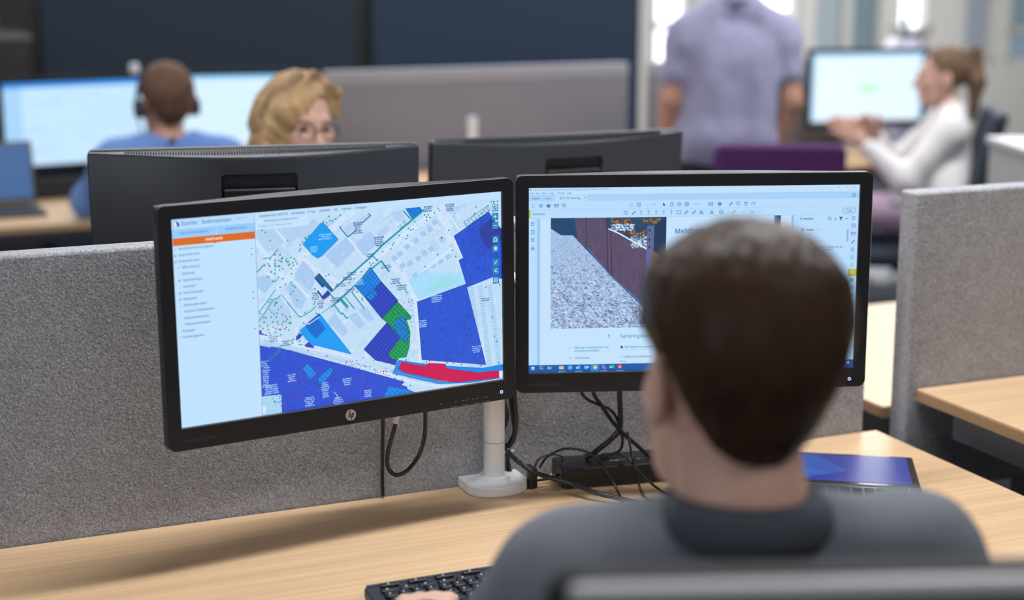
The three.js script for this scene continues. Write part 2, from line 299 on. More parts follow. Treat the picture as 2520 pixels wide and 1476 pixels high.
// ---------- what the two near screens show (drawn flat, in their own 1920 by 1080 pixels) ----------
const MAPDATA = {polys:{block:[[455,96,583,92,615,165,552,208,453,210],[589,92,670,96,720,128,620,196],[666,114,782,60,808,86,709,179],[831,92,932,54,955,90,859,137],[940,120,1102,61,1109,77,966,162],[512,462,570,460,631,547,629,609,506,594],[457,551,506,514,500,593,455,588],[1227,67,1301,60,1318,118,1262,120],[1140,163,1207,129,1228,157,1161,205],[1568,75,1689,57,1618,106,1587,103],[1587,114,1621,120,1662,195,1631,206]],blk2:[[837,266,979,160,1017,242,905,338],[1011,217,1103,156,1139,194,1138,232,1060,288],[447,339,517,337,538,376,491,429,451,397],[641,321,718,273,769,321,770,371,690,380],[611,406,665,371,734,453,691,536,652,519],[837,622,883,577,960,688,928,713],[960,605,1005,588,1061,659,1026,684],[1019,574,1071,567,1118,637,1082,652],[660,334,768,345,769,407,741,445,665,368]],hb:[[1225,311,1251,297,1267,320,1241,336],[1259,291,1285,276,1301,300,1275,316],[1304,255,1331,240,1347,264,1320,280],[1358,226,1384,211,1400,235,1374,251],[1404,193,1430,178,1447,202,1420,218],[1446,170,1473,155,1489,178,1462,195],[1477,135,1504,120,1521,144,1493,160],[1272,356,1298,342,1314,365,1288,381],[1320,347,1347,333,1363,357,1336,372],[1370,325,1396,311,1413,334,1386,350],[1408,298,1435,284,1451,307,1424,324],[1450,282,1477,267,1494,291,1467,307],[1520,234,1547,219,1564,243,1537,259],[1459,371,1486,357,1503,381,1476,397],[1505,352,1533,338,1549,361,1522,378],[1556,329,1583,315,1600,339,1573,355],[1409,390,1436,376,1453,400,1426,416],[1348,418,1375,404,1391,427,1364,443]],park:[[1323,446,1414,412,1668,438,1688,501,1387,559,1365,529]],park2:[[1527,458,1593,444,1635,497,1449,528,1427,512]],sky:[[813,90,829,84,916,183,821,260,794,273,768,256,711,190],[671,646,792,569,973,815,762,739,749,744,736,732]],skyd:[[671,646,792,569,798,583,728,623,707,627]],gridp:[[712,627,778,593,824,655,769,702,740,673]],navy:[[770,376,799,353,879,454,868,463,830,425,816,433],[814,478,845,450,863,471,820,496],[784,448,790,445,809,474,819,491,812,493]],tealp:[[777,374,799,359,874,456,863,461]],purp:[[654,678,676,663,692,673,678,690,654,701],[699,732,723,718,757,751,755,754,710,743],[449,621,462,621,459,635,475,646,492,648,492,656,448,642]],big:[[447,701,502,720,516,716,553,725,754,803,938,874,1138,953,1201,978,1290,1013,1268,1027,1303,1043,1304,1055,1367,1091,1144,1094,443,1089]],grid:[[1193,1024,1303,1057,1367,1088,1148,1091],[682,853,717,831,763,897,723,923],[766,927,844,873,863,880,849,909,802,948,783,957],[1062,512,1116,470,1144,500,1090,537],[1231,700,1239,663,1263,647,1293,645,1310,658,1300,681,1320,722,1312,797,1271,762]],inset:[[447,978,556,981,556,1083,443,1086]],insb:[[449,1030,466,1031,465,1069,448,1068]],gsky:[[1005,445,1100,349,1164,438,1062,512],[1320,50,1408,50,1424,72,1361,113]],gnavy:[[1062,512,1164,438,1260,550,1257,557,1160,640],[1047,798,1191,665,1271,762,1194,842,1208,871,1246,887,1237,910,1114,866]],green:[[1160,640,1257,557,1340,651,1337,661,1310,666,1321,700,1332,737,1323,821,1304,873,1252,885,1208,871,1194,842,1271,762,1191,665]],big2:[[1379,572,1688,504,1809,983,1400,901],[1616,227,1839,110,1926,229,1929,500,1861,482,1687,525,1688,502,1668,438,1644,366,1674,355]],dk:[[1775,205,1856,150,1927,218,1926,274,1832,318,1798,273]],hatch:[[1678,155,1838,72,1849,104,1697,181],[1273,145,1314,115,1321,129,1287,156]],hatch2:[[1704,226,1839,110,1899,192,1899,377,1839,381,1757,339]],ring:[[1254,885,1415,927,1551,956,1784,1000,1935,995,1933,1074,1710,1074,1504,1054,1216,955]],red:[[1277,896,1336,918,1422,940,1441,926,1549,946,1551,971,1764,1024,1895,1028,1894,1070,1710,1064,1619,1059,1526,1041,1428,1003,1298,962,1254,934]],tab:[[1895,1031,1919,1032,1918,1073,1896,1072]],pale:[[1254,874,1272,873,1308,876,1267,886,1252,886]]},lines:[[10,0,1435,65,1182,232,1093,303,1005,363,923,417],[7,0,1305,60,1350,111],[8,0,1167,321,1096,367,996,446,920,507,862,542],[9,0,1164,321,1212,387],[6,0,1122,295,1144,324],[6,1,934,113,927,120,972,175,1021,142],[6,1,1056,108,1109,71,1096,59],[5,0,571,203,525,245],[6,0,488,278,448,313],[5,0,549,414,452,523],[5,0,575,448,554,464,537,464,483,530,449,572],[3,2,568,432,648,543,693,570,729,621,791,588],[5,0,611,489,676,574,692,576,740,554,777,527],[3,1,577,442,648,537],[8,0,922,417,870,459],[8,0,965,469,895,515],[7,0,863,477,879,498],[6,0,881,534,919,588,926,582,952,617,960,608],[12,0,922,509,961,556],[6,0,943,495,999,570],[6,0,985,475,1057,574],[3,1,916,511,958,570],[3,1,874,532,805,571],[4,3,572,715,554,727,552,748,487,791],[3,4,864,1012,886,1039,863,1051],[3,2,671,649,724,615,728,623,793,588],[5,0,1274,461,1281,470],[5,0,1306,499,1321,519],[4,5,807,490,818,500,859,477],[2,5,877,457,894,443]],roads:[[26,449,150,503,233,606,371],[34,613,372,695,264,942,76,1004,44],[30,866,443,1192,270,1470,97,1599,43],[26,1515,77,1580,209,1674,348],[20,1422,398,1601,300],[24,712,260,778,335,889,401],[14,972,175,1063,297],[22,1291,399,1365,549,1382,750,1392,916],[26,450,646,900,810,1290,997,1544,1074],[16,639,362,730,471],[16,455,508,566,401,640,338],[16,1572,85,1665,216],[12,560,99,621,171]],dots:[487,97,0,505,109,0,529,155,0,625,164,0,865,56,0,932,54,0,903,72,0,871,78,0,884,82,0,833,81,0,851,87,0,852,108,0,866,126,0,753,146,0,743,150,0,726,156,0,729,164,0,739,162,0,709,179,0,695,194,0,697,214,0,690,223,0,572,263,0,551,259,0,524,252,0,514,276,0,595,249,0,588,256,0,593,254,0,583,269,0,589,271,0,614,260,0,612,270,0,626,273,0,621,277,0,641,254,0,661,263,0,669,277,0,652,282,0,655,297,0,676,291,0,633,288,0,626,294,0,551,275,0,549,284,0,551,293,0,561,293,0,574,291,0,575,296,0,593,308,0,641,313,0,551,309,0,574,315,0,548,330,0,642,340,0,508,344,0,567,353,0,592,360,0,837,372,0,852,366,0,1097,327,0,1116,330,0,1104,340,0,1046,370,0,535,368,0,543,372,0,553,366,0,605,392,0,574,405,0,635,387,0,645,403,0,658,414,0,646,435,0,632,446,0,668,486,0,520,465,0,508,477,0,546,480,0,553,487,0,544,490,0,539,499,0,510,517,0,558,522,0,522,532,0,534,543,0,551,541,0,581,551,0,458,532,0,477,555,0,489,560,0,518,558,0,546,560,0,599,565,0,624,569,0,477,581,0,526,585,0,552,588,0,555,602,0,585,591,0,599,590,0,617,602,0,626,600,0,627,606,0,470,613,0,498,623,0,541,623,0,559,629,0,592,631,0,601,623,0,614,639,0,539,643,0,510,655,0,568,659,0,771,435,0,768,505,0,763,516,0,700,612,0,669,661,0,640,693,0,630,700,0,633,711,0,674,707,0,672,724,0,685,727,0,710,556,0,776,568,0,1001,403,0,973,423,0,1017,476,0,1047,514,0,1045,525,0,1519,65,0,1530,77,0,1497,88,0,1435,94,0,1459,96,0,1448,107,0,1447,125,0,1374,127,0,1335,161,0,1349,170,0,1364,168,0,1278,194,0,1327,199,0,1321,215,0,1244,231,0,1237,242,0,1225,261,0,1175,273,0,1584,192,0,1604,305,0,1625,342,0,1512,321,0,1432,381,0,1759,76,0,1749,113,0,1794,115,0,1874,54,0,1898,56,0,1858,56,0,1874,63,0,1143,313,0,1816,537,0,1854,714,0,1868,826,0,1883,856,0,1905,531,0,1302,891,0,1448,915,0,1429,917,0,1557,937,0,1325,1038,0,1233,985,0,1557,940,0,1599,944,0,1651,962,0,1777,984,0,1894,982,0,576,510,1,607,579,1,577,605,1,527,612,1,567,631,1,496,603,1,456,598,1,503,641,1,719,763,1,828,806,1,1161,937,1,1243,967,1,1274,1000,1,942,854,1,1052,893,1,638,995,1,682,1009,1,574,1036,1,724,736,1,945,996,1,552,231,2,581,234,2,493,281,2,520,287,2,526,319,2,1469,111,2,1538,229,2,1528,649,2,1691,689,2,1718,801,2,1411,801,2,1578,882,2,1743,912,2,1585,923,2],labels:[843,153,3,84,1,773,213,3,66,1,1032,106,6,58,0,1154,195,5,64,0,1102,283,2,69,0,987,372,2,69,0,961,395,2,68,0,917,427,2,62,0,975,463,2,63,0,1195,353,2,71,0,1249,434,3,65,0,1283,472,3,65,0,1031,416,3,63,1,1458,54,3,57,0,1592,51,4,66,0,1500,553,4,74,1,1811,602,2,63,0,1411,684,4,55,1,1748,871,4,63,1,470,793,3,40,1,481,827,1,61,1,474,841,9,46,1,504,925,5,86,1,621,885,4,59,1,812,955,8,54,1,942,949,4,62,1,719,1023,5,61,1,886,1049,4,65,1,1064,1032,4,63,1,773,461,4,40,0,801,508,4,44,0,525,668,3,58,0,595,698,3,59,0,889,500,3,62,0,505,247,1,58,0]};
function canvas(w, h, draw) { const c = document.createElement('canvas'); c.width = w; c.height = h; draw(c.getContext('2d')); const t = new THREE.CanvasTexture(c); t.colorSpace = THREE.SRGBColorSpace; t.magFilter = THREE.LinearFilter; return t; }
const path = (g, p) => { g.beginPath(); for (let i = 0; i < p.length; i += 2) i ? g.lineTo(p[i], p[i + 1]) : g.moveTo(p[i], p[i + 1]); g.closePath(); };
const inBox = (p) => { let a = 1e9, b = 1e9, c = -1e9, d = -1e9; for (let i = 0; i < p.length; i += 2) { a = Math.min(a, p[i]); c = Math.max(c, p[i]); b = Math.min(b, p[i + 1]); d = Math.max(d, p[i + 1]); } return [a, b, c, d]; };
function scribble(g, x, y, w, h) { let u = x; while (u < x + w) { const k = 1.5 + rnd() * 3.5; g.fillRect(u, y + (rnd() < .3 ? -h * .35 : 0), Math.max(1, k * .55), h * (rnd() < .3 ? 1.35 : 1)); u += k * .85; if (rnd() < .1) u += 3; } }
const mapScreen = canvas(1920, 1080, (g) => {
  const D = MAPDATA, fill = (n, c, line) => { for (const p of D.polys[n] || []) { path(g, p); g.fillStyle = c; g.fill(); if (line) { g.strokeStyle = line; g.lineWidth = 2; g.stroke(); } } };
  const grid = (p, step, ang, col, lw) => { const [a, b, c, d] = inBox(p); g.save(); path(g, p); g.clip(); g.translate((a + c) / 2, (b + d) / 2); g.rotate(ang); g.strokeStyle = col; g.lineWidth = lw; const R = Math.hypot(c - a, d - b) / 2; for (let u = -R; u < R; u += step) { g.beginPath(); g.moveTo(u, -R); g.lineTo(u, R); g.moveTo(-R, u); g.lineTo(R, u); g.stroke(); } g.restore(); };
  g.fillStyle = '#c0dcf6'; g.fillRect(0, 0, 1920, 1080);
  // pale base map
  for (let i = 0; i < 260; i++) { g.fillStyle = ['#cce2f8', '#b6d4f3', '#c0dcf6'][i % 3]; g.save(); g.translate(450 + rnd() * 1470, 50 + rnd() * 900); g.rotate(-.75 + (rnd() < .5 ? 0 : 1.57) + .1 * rnd()); g.fillRect(0, 0, 20 + rnd() * 70, 8 + rnd() * 34); g.restore(); }
  fill('block', '#b1d0f1'); fill('blk2', '#a8caf0'); fill('park', '#a3dcfa'); fill('park2', '#9adde8'); fill('hb', '#a2c6ee');
  g.lineCap = 'round'; g.lineJoin = 'round';
  for (const r of D.roads) { g.strokeStyle = '#cfe4fb'; g.lineWidth = r[0]; g.beginPath(); for (let i = 1; i < r.length; i += 2) i > 1 ? g.lineTo(r[i], r[i + 1]) : g.moveTo(r[i], r[i + 1]); g.stroke(); }
  for (let i = 0; i < 1500; i++) { const x = 452 + rnd() * 1460, y = 60 + rnd() * 880; g.fillStyle = ['#a4c6ec', '#b0cff0', '#d6e8fa', '#9cbfe8'][i & 3]; g.save(); g.translate(x, y); g.rotate(-.72); g.fillRect(0, 0, 3 + rnd() * 13, 1.5 + rnd() * 4); g.restore(); }
  for (let y = 120; y < 1000; y += 7) for (const x0 of [1640, 1702, 1760, 1822]) { const x = x0 + (y - 500) * .12; g.fillStyle = (y / 7 & 1) ? '#8dc0ec' : '#b4d9f6'; if (y > 520) g.fillRect(x, y, 30, 5); }
  fill('big', '#2a4fd0'); fill('big2', '#2354d0'); fill('ring', '#0e86e4', '#0a6fd0');
  for (const n of ['big', 'big2']) for (const p of D.polys[n]) { g.save(); path(g, p); g.clip(); const [a, b, c, d] = inBox(p); for (let i = 0; i < 420; i++) { g.fillStyle = ['#2346c8', '#3862e2', '#2038ae'][i % 3]; g.globalAlpha = .45; g.save(); g.translate(a + rnd() * (c - a), b + rnd() * (d - b)); g.rotate(n === 'big' ? .35 : .1); g.fillRect(0, 0, 3 + rnd() * 12, 3 + rnd() * 16); g.restore(); } g.restore(); g.globalAlpha = 1; path(g, p); g.strokeStyle = '#1c3fb4'; g.lineWidth = 2; g.stroke(); }
  fill('dk', '#2b3b9c'); fill('sky', '#0c9bf2', '#0a62b8'); fill('skyd', '#0a63c6'); fill('gsky', '#0b84e6', '#0a3a8c'); fill('gnavy', '#2a48cc', '#14266e'); fill('navy', '#1c3fb8', '#0c5a86'); fill('tealp', '#126a80'); fill('purp', '#3340be'); fill('gridp', '#0b6fd8', '#0a3fa0'); fill('green', '#0aa35c', '#0a4a56'); fill('grid', '#0e8ff0', '#0a4a9c'); fill('inset', '#a8d4f0', '#c8e4fa'); fill('insb', '#d4ecfc'); fill('red', '#d8064e', '#b40a6a'); fill('tab', '#cfeaf8'); fill('pale', '#bfe2f2');
  for (const p of D.polys.gsky) grid(p, 19, -.78, '#0a3f9a', 1.6); for (const p of D.polys.gnavy) grid(p, 19, -.78, '#15246e', 2); for (const p of D.polys.green) grid(p, 19, -.78, '#08502e', 2); for (const p of D.polys.grid) grid(p, 21, -.75, '#0a4ea6', 2); for (const p of D.polys.gridp) grid(p, 20, -.7, '#0a4cb4', 2.2); for (const p of D.polys.red) grid(p, 15, -.78, '#8c0a58', 1.5); for (const p of D.polys.hatch) { grid(p, 22, -.7, '#1d6f8c', 2); path(g, p); g.strokeStyle = '#1d6f8c'; g.lineWidth = 2; g.stroke(); } for (const p of D.polys.hatch2) grid(p, 19, -.6, '#2238a4', 1.6);
  g.fillStyle = '#16225e'; for (let i = 0; i < 60; i++) g.fillRect(1220 + rnd() * 110 + (i % 3) * 14, 545 + rnd() * 180, 4, 4);
  // rail lines
  g.strokeStyle = '#8db8e0'; g.lineWidth = 2; for (const k of [0, 12, 20]) { g.beginPath(); g.moveTo(446, 672 + k); g.bezierCurveTo(800, 790 + k, 1080, 870 + k, 1250, 950 + k); g.bezierCurveTo(1350, 1000 + k, 1460, 1030 + k, 1560, 1044 + k); g.stroke(); }
  const LC = ['#1796a8', '#1478c0', '#eaf6fe', '#10a08a', '#d8f0ff', '#c0608e'];
  for (const l of D.lines) { g.strokeStyle = LC[l[1]]; g.lineWidth = l[0]; g.lineCap = 'butt'; g.beginPath(); for (let i = 2; i < l.length; i += 2) i > 2 ? g.lineTo(l[i], l[i + 1]) : g.moveTo(l[i], l[i + 1]); g.stroke(); }
  for (let i = 0; i < 150; i++) { const cx = [860, 1130, 1010, 1050, 560, 700][i % 6], cy = [930, 950, 880, 1010, 1010, 900][i % 6]; g.fillStyle = ['#1a2f9c', '#7a3ab8', '#20309a', '#b02a80'][i & 3]; g.fillRect(cx + (rnd() + rnd() - 1) * 110, cy + (rnd() + rnd() - 1) * 60, 4, 5); }
  const DC = ['#0f9c8c', '#b81660', '#1a2a80']; for (let i = 0; i < D.dots.length; i += 3) { g.fillStyle = DC[D.dots[i + 2]]; g.beginPath(); g.arc(D.dots[i], D.dots[i + 1], D.dots[i + 2] ? 4.2 : 4.6, 0, 7); g.fill(); }
  for (let i = 0; i < D.labels.length; i += 5) { const [x, y, n, w, c] = D.labels.slice(i, i + 5); for (let k = 0; k < n; k++) { const ww = w * (.55 + .45 * rnd()); g.fillStyle = c ? '#bfe4ff' : '#22508c'; scribble(g, x - ww / 2, y - 5 + k * 11, ww, 6); } }
  // header strip, search box, tool buttons
  g.fillStyle = '#bfe0fb'; g.fillRect(450, 0, 1470, 40); g.fillStyle = '#c6e4fc'; g.fillRect(454, 40, 296, 50); g.fillStyle = '#b4d4f2'; g.fillRect(454, 64, 296, 2);
  g.fillStyle = '#123a7c'; g.font = '17px sans-serif'; for (const [s, x, w] of [['Helpdesk (026-7507575)', 473, 158], ['Handleiding', 651, 75], ['IT Tips', 745, 43], ['CROW400', 808, 65], ['FAQ', 893, 24], ['Teamsite', 938, 57], ['Omvlaggen', 1016, 71]]) g.fillText(s, x, 28, w + 1);
  g.fillStyle = '#7da4d0'; g.font = '15px sans-serif'; scribble(g, 495, 46, 200, 9); g.fillText('Postbaan 375, WIJKEN Arnhem', 466, 80, 190);
  for (const [i, y] of [91, 140, 190, 270, 321, 401, 448, 502].entries()) {
    g.fillStyle = '#2b86b8'; g.fillRect(1862, y - 20, 40, 40); g.strokeStyle = g.fillStyle = '#d6f0fc'; g.lineWidth = 4; g.beginPath();
    if (i === 0) { g.rect(1868, y - 14, 26, 26); g.moveTo(1872, y + 6); g.lineTo(1890, y - 8); } else if (i === 1) { g.moveTo(1870, y); g.lineTo(1892, y); g.moveTo(1881, y - 11); g.lineTo(1881, y + 11); } else if (i === 2) { g.moveTo(1870, y); g.lineTo(1892, y); } else if (i === 3) { g.moveTo(1871, y + 10); g.lineTo(1871, y - 2); g.lineTo(1881, y - 11); g.lineTo(1891, y - 2); g.lineTo(1891, y + 10); g.closePath(); } else if (i === 4) { g.arc(1881, y, 9, 0, 7); g.moveTo(1881, y - 3); g.arc(1881, y, 3, 0, 7); } else if (i === 5) { g.moveTo(1872, y + 9); g.lineTo(1890, y - 9); } else if (i === 6) { g.moveTo(1891, y - 9); g.lineTo(1872, y); g.lineTo(1891, y + 9); } else { g.arc(1881, y, 11, 0, 7); g.moveTo(1875, y); g.lineTo(1887, y); }
    g.stroke();
  }
  // side panel
  g.fillStyle = '#bfe1fd'; g.fillRect(0, 0, 447, 1080); g.fillStyle = '#7f9fc8'; g.fillRect(446, 4, 2.5, 1076); g.fillStyle = '#b6dcfc'; g.fillRect(0, 0, 447, 48); g.fillStyle = '#96cbf8'; g.fillRect(1, 52, 237, 45); g.fillRect(241, 52, 205, 45);
  g.fillStyle = '#d9e9f8'; g.beginPath(); g.arc(28, 26, 17, 0, 7); g.fill(); g.fillStyle = '#1a3f94'; g.beginPath(); g.moveTo(26, 10); g.bezierCurveTo(48, 18, 52, 38, 30, 43); g.bezierCurveTo(38, 32, 30, 26, 26, 10); g.fill(); g.strokeStyle = '#3f6cb0'; g.lineWidth = 2; g.beginPath(); g.arc(28, 26, 16, 2, 4.6); g.stroke();
  g.fillStyle = '#2b5fae'; g.font = '27px sans-serif'; g.fillText('Stantec', 53, 35, 91); g.fillText('Bodemadviseur', 162, 35, 161); g.fillStyle = '#7b9fd0'; g.font = '15px sans-serif'; g.fillText('versie 1.1.1', 346, 28, 68);
  g.fillStyle = '#3f74bc'; g.font = '17px sans-serif'; g.fillText('KIES WERKVOORRAAD', 43, 80, 156); g.fillText('BODEMADVISEUR', 289, 79, 113);
  g.fillStyle = '#da6a1c'; g.fillRect(6, 98, 440, 38); g.beginPath(); g.moveTo(222, 136); g.lineTo(236, 136); g.lineTo(229, 143); g.fill(); g.fillStyle = '#ffe9dc'; g.font = 'bold 17px sans-serif'; g.fillText('KAARTLAGEN', 177, 123, 94);
  g.font = '18px sans-serif';
  for (const [s, x, y, w, on] of [['Beschikbaarheid van gegevens', 34, 158, 188, 1], ['Basisonderzoek', 33, 190, 111, 2], ['Bodeminformatie', 33, 222, 108, 2], ['WBB contouren', 47, 254, 94, 1], ['Bibliotheek', 47, 287, 67, 1], ['Ongevalsmeldingen', 47, 320, 107, 2], ['Saneringen', 47, 353, 69, 0], ['Verontreinigingen', 47, 385, 110, 2], ['Meetpunten', 47, 417, 73, 2], ['Bodemonderzoeken', 47, 449, 123, 1], ['Historisch bodembestand', 47, 481, 160, 0], ['Bodemkwaliteitskaart', 47, 516, 134, 0], ['Veiligheidsklassenkaart', 47, 548, 141, 0], ['Grondwater', 33, 582, 69, 0], ['Publieke gegevens', 33, 613, 115, 1]]) { g.fillStyle = '#3a70b8'; g.fillText(s, x, y, w); g.strokeStyle = ['#a8c8ea', '#7c9cc8', '#3a5c94'][on]; g.lineWidth = on === 2 ? 3 : 2; g.beginPath(); g.moveTo(x - 22, y - 6); g.lineTo(x - 18, y - 1); g.lineTo(x - 11, y - 10); g.stroke(); }
  g.fillStyle = '#3c5c8c'; for (const y of [186, 219, 415, 447, 610]) { g.beginPath(); g.moveTo(419, y - 3); g.lineTo(429, y - 3); g.lineTo(424, y + 4); g.fill(); } g.fillStyle = '#a6c8ea'; for (const y of [254, 287, 320, 353, 481, 516, 548]) g.fillRect(418, y - 6, 12, 2);
});
const docScreen = canvas(1920, 1080, (g) => {
  g.fillStyle = '#b7dbfb'; g.fillRect(0, 0, 1920, 1080); g.fillStyle = '#bfdffc'; g.fillRect(0, 0, 1920, 42); g.fillStyle = '#a6d0f6'; g.fillRect(0, 42, 1920, 36); g.fillStyle = '#b9dcfc'; g.fillRect(153, 43, 180, 36); g.fillStyle = '#9cc4ea'; g.fillRect(0, 127, 1920, 1.5); g.fillRect(0, 174, 1920, 1.5); g.fillRect(0, 41, 1920, 1.5);
  const T = (s, x, y, w, px, c = '#2a6ea8', b = '') => { g.fillStyle = c; g.font = b + px + 'px sans-serif'; g.fillText(s, x, y, w); };
  g.fillStyle = '#b06a9c'; g.fillRect(6, 6, 9, 10); T('BUS-TUP Sanering T-splitsing Sinkelseweg en Saneringsweg - Adobe Acrobat Pro DC (32-bit)', 24, 17, 432, 15, '#7ba8d8');
  for (const [s, x, w] of [['File', 7, 24], ['Edit', 40, 22], ['View', 75, 26], ['E-Sign', 113, 36], ['Window', 163, 45], ['Help', 219, 26]]) T(s, x, 37, w, 15, '#4a7cae');
  T('Home', 17, 67, 42, 17); T('Tools', 91, 67, 34, 17); T('BUS-TUP Sanering...', 179, 67, 126, 17); T('×', 314, 68, 12, 20);
  g.strokeStyle = '#2a70a8'; g.lineWidth = 2.6; g.lineJoin = 'round';
  const I = (f, x, y, c = '#2a70a8', w = 2.6) => { g.save(); g.translate(x, y); g.strokeStyle = g.fillStyle = c; g.lineWidth = w; g.beginPath(); f(); g.stroke(); g.restore(); };
  const page = () => { g.rect(-8, -10, 14, 19); g.moveTo(-4, -3); g.lineTo(2, -3); }, star = () => { for (let i = 0; i < 11; i++) { const a = -Math.PI / 2 + i * Math.PI / 5, r = i & 1 ? 5 : 11; i ? g.lineTo(Math.cos(a) * r, Math.sin(a) * r) : g.moveTo(Math.cos(a) * r, Math.sin(a) * r); } }, printer = () => { g.fillRect(-11, -4, 22, 9); g.rect(-7, -10, 14, 7); g.rect(-6, 2, 12, 8); }, mail = () => { g.rect(-12, -8, 24, 16); g.moveTo(-12, -7); g.lineTo(0, 3); g.lineTo(12, -7); }, lens = () => { g.arc(-2, -2, 8, 0, 7); g.moveTo(4, 4); g.lineTo(11, 11); }, ring = () => { g.arc(0, 0, 10, 0, 7); g.moveTo(-4, 0); g.lineTo(4, 0); }, dot = () => { g.arc(0, 0, 11, 0, 7); g.moveTo(3, 0); g.arc(0, 0, 3, 0, 7); }, arrow = () => { g.moveTo(-5, -10); g.lineTo(6, 2); g.lineTo(1, 3); g.lineTo(4, 10); g.lineTo(-2, 4); g.lineTo(-5, 7); g.closePath(); g.fill(); }, hand = () => { g.arc(0, 2, 9, 0, 7); g.moveTo(-5, -5); g.lineTo(-5, -11); g.moveTo(0, -7); g.lineTo(0, -12); g.moveTo(5, -5); g.lineTo(5, -10); }, tee = () => { g.moveTo(-9, -9); g.lineTo(9, -9); g.moveTo(0, -9); g.lineTo(0, 9); g.moveTo(-4, 9); g.lineTo(4, 9); }, pen = () => { g.moveTo(-9, 10); g.lineTo(-6, 3); g.lineTo(6, -10); g.lineTo(11, -6); g.lineTo(-2, 7); g.closePath(); }, bubble = () => { g.rect(-10, -9, 20, 14); g.moveTo(-3, 5); g.lineTo(0, 10); g.lineTo(4, 5); }, bin = () => { g.rect(-7, -7, 14, 17); g.moveTo(-10, -8); g.lineTo(10, -8); }, turn = () => { g.arc(0, 0, 9, 2.4, 7.4); }, stamp = () => { g.arc(0, -5, 5, 0, 7); g.rect(-9, 3, 18, 6); }, shield = () => { g.moveTo(0, -11); g.lineTo(9, -7); g.lineTo(8, 3); g.lineTo(0, 10); g.lineTo(-8, 3); g.lineTo(-9, -7); g.closePath(); };
  I(page, 26, 104, '#88b2dc'); I(star, 70, 103); I(printer, 113, 104); I(mail, 158, 103); I(lens, 202, 103); I(ring, 590, 104, '#84aed8'); I(dot, 633, 103); T('1', 675, 110, 12, 17, '#5c8cbc'); T('/ 40', 703, 110, 32, 17, '#7ba4d0'); I(arrow, 780, 104, '#2a62b0'); I(hand, 825, 103); I(ring, 868, 103); I(dot, 912, 103); T('167%', 953, 109, 36, 15, '#86aed8'); I(mail, 1051, 104, '#2a7ab8'); I(printer, 1103, 104, '#2a86b8'); I(pen, 1168, 105); I(shield, 1211, 104); I(bin, 1256, 104); I(turn, 1299, 105);
  I(bubble, 559, 150); I(pen, 604, 150); for (const x of [647, 691, 735, 779, 823]) I(tee, x, 150, '#4480b4'); I(() => g.rect(-10, -9, 20, 18), 866, 150); I(pen, 909, 151); I(pen, 954, 151); I(stamp, 997, 151); I(stamp, 1057, 151); I(dot, 1114, 152); I(pen, 1186, 151, '#7aa6d2'); I(turn, 1251, 151, '#86b0da'); I(mail, 1296, 151, '#94bae0'); T('Aa', 1331, 156, 24, 18, '#94bae0');
  g.fillStyle = '#b7b52a'; g.fillRect(0, 128, 10, 46); T('Comment', 22, 157, 70, 18, '#1f6a94');
  for (const y of [209, 300]) I(page, 24, y); I(() => g.rect(-8, -10, 16, 20), 24, 254); I(stamp, 24, 348);
  g.fillStyle = '#98c6f2'; g.fillRect(48, 176, 18, 861); g.fillStyle = '#c3e1fc'; g.fillRect(66, 176, 1460, 861);
  // the picture on the document page: snow-covered trench and sheet piling
  g.save(); g.beginPath(); g.rect(127, 176, 668, 646); g.clip(); g.fillStyle = '#12436e'; g.fillRect(127, 176, 668, 646);
  path(g, [120, 230, 187, 275, 254, 276, 465, 502, 664, 696, 799, 830, 120, 830]); g.save(); g.fillStyle = '#a2bce2'; g.fill(); g.clip();
  for (let i = 0; i < 9000; i++) { const x = 127 + rnd() * 670, y = 225 + rnd() * 600, s = .35 + (y - 225) / 420; g.fillStyle = ['#d6e8fb', '#8fa6d2', '#54719c', '#c2d4f2', '#36507c', '#6f86b4', '#a9c2ea', '#e6f2fd'][(rnd() * 8) | 0]; g.globalAlpha = .35 + .5 * rnd(); g.save(); g.translate(x, y); g.rotate(.5 + (rnd() - .5) * 1.2); g.beginPath(); g.ellipse(0, 0, (1.5 + rnd() * 6) * s, (.8 + rnd() * 1.9) * s, 0, 0, 7); g.fill(); g.restore(); }
  for (let i = 0; i < 70; i++) { g.globalAlpha = .4; g.fillStyle = ['#2c4468', '#4c4a54', '#3c4c74'][i % 3]; g.beginPath(); g.ellipse(127 + rnd() * 540, 420 + rnd() * 400, 5 + rnd() * 15, 2 + rnd() * 5, .35, 0, 7); g.fill(); } g.restore(); g.globalAlpha = 1;
  path(g, [263, 176, 451, 176, 452, 242, 684, 368, 690, 720, 654, 690, 465, 508, 330, 345, 282, 310]); g.save(); g.fillStyle = '#57496a'; g.fill(); g.clip(); for (let i = 0; i < 900; i++) { g.globalAlpha = .4; g.fillStyle = ['#6a5260', '#454560', '#70524e', '#4c5278', '#7c5c58', '#343c5c'][i % 6]; g.fillRect(263 + rnd() * 430, 176 + rnd() * 540, 2 + rnd() * 5, 8 + rnd() * 50); } g.globalAlpha = 1; g.strokeStyle = '#23284a'; g.lineWidth = 4; for (const x of [330, 448, 470]) { g.beginPath(); g.moveTo(x, 176); g.lineTo(x + 12, 520); g.stroke(); } g.strokeStyle = '#4a6898'; g.lineWidth = 22; g.beginPath(); g.moveTo(330, 350); g.lineTo(470, 520); g.lineTo(700, 720); g.stroke(); g.restore();
  path(g, [459, 176, 795, 176, 795, 235, 464, 236]); g.fillStyle = '#274468'; g.fill(); for (let i = 0; i < 60; i++) { g.fillStyle = ['#8a5c34', '#6a4630', '#a4803c', '#50362e'][i & 3]; g.fillRect(470 + rnd() * 120, 178 + rnd() * 30, 8, 9); g.fillRect(655 + rnd() * 100, 178 + rnd() * 28, 8, 8); g.fillRect(535 + rnd() * 140, 246 + rnd() * 34, 9, 10); }
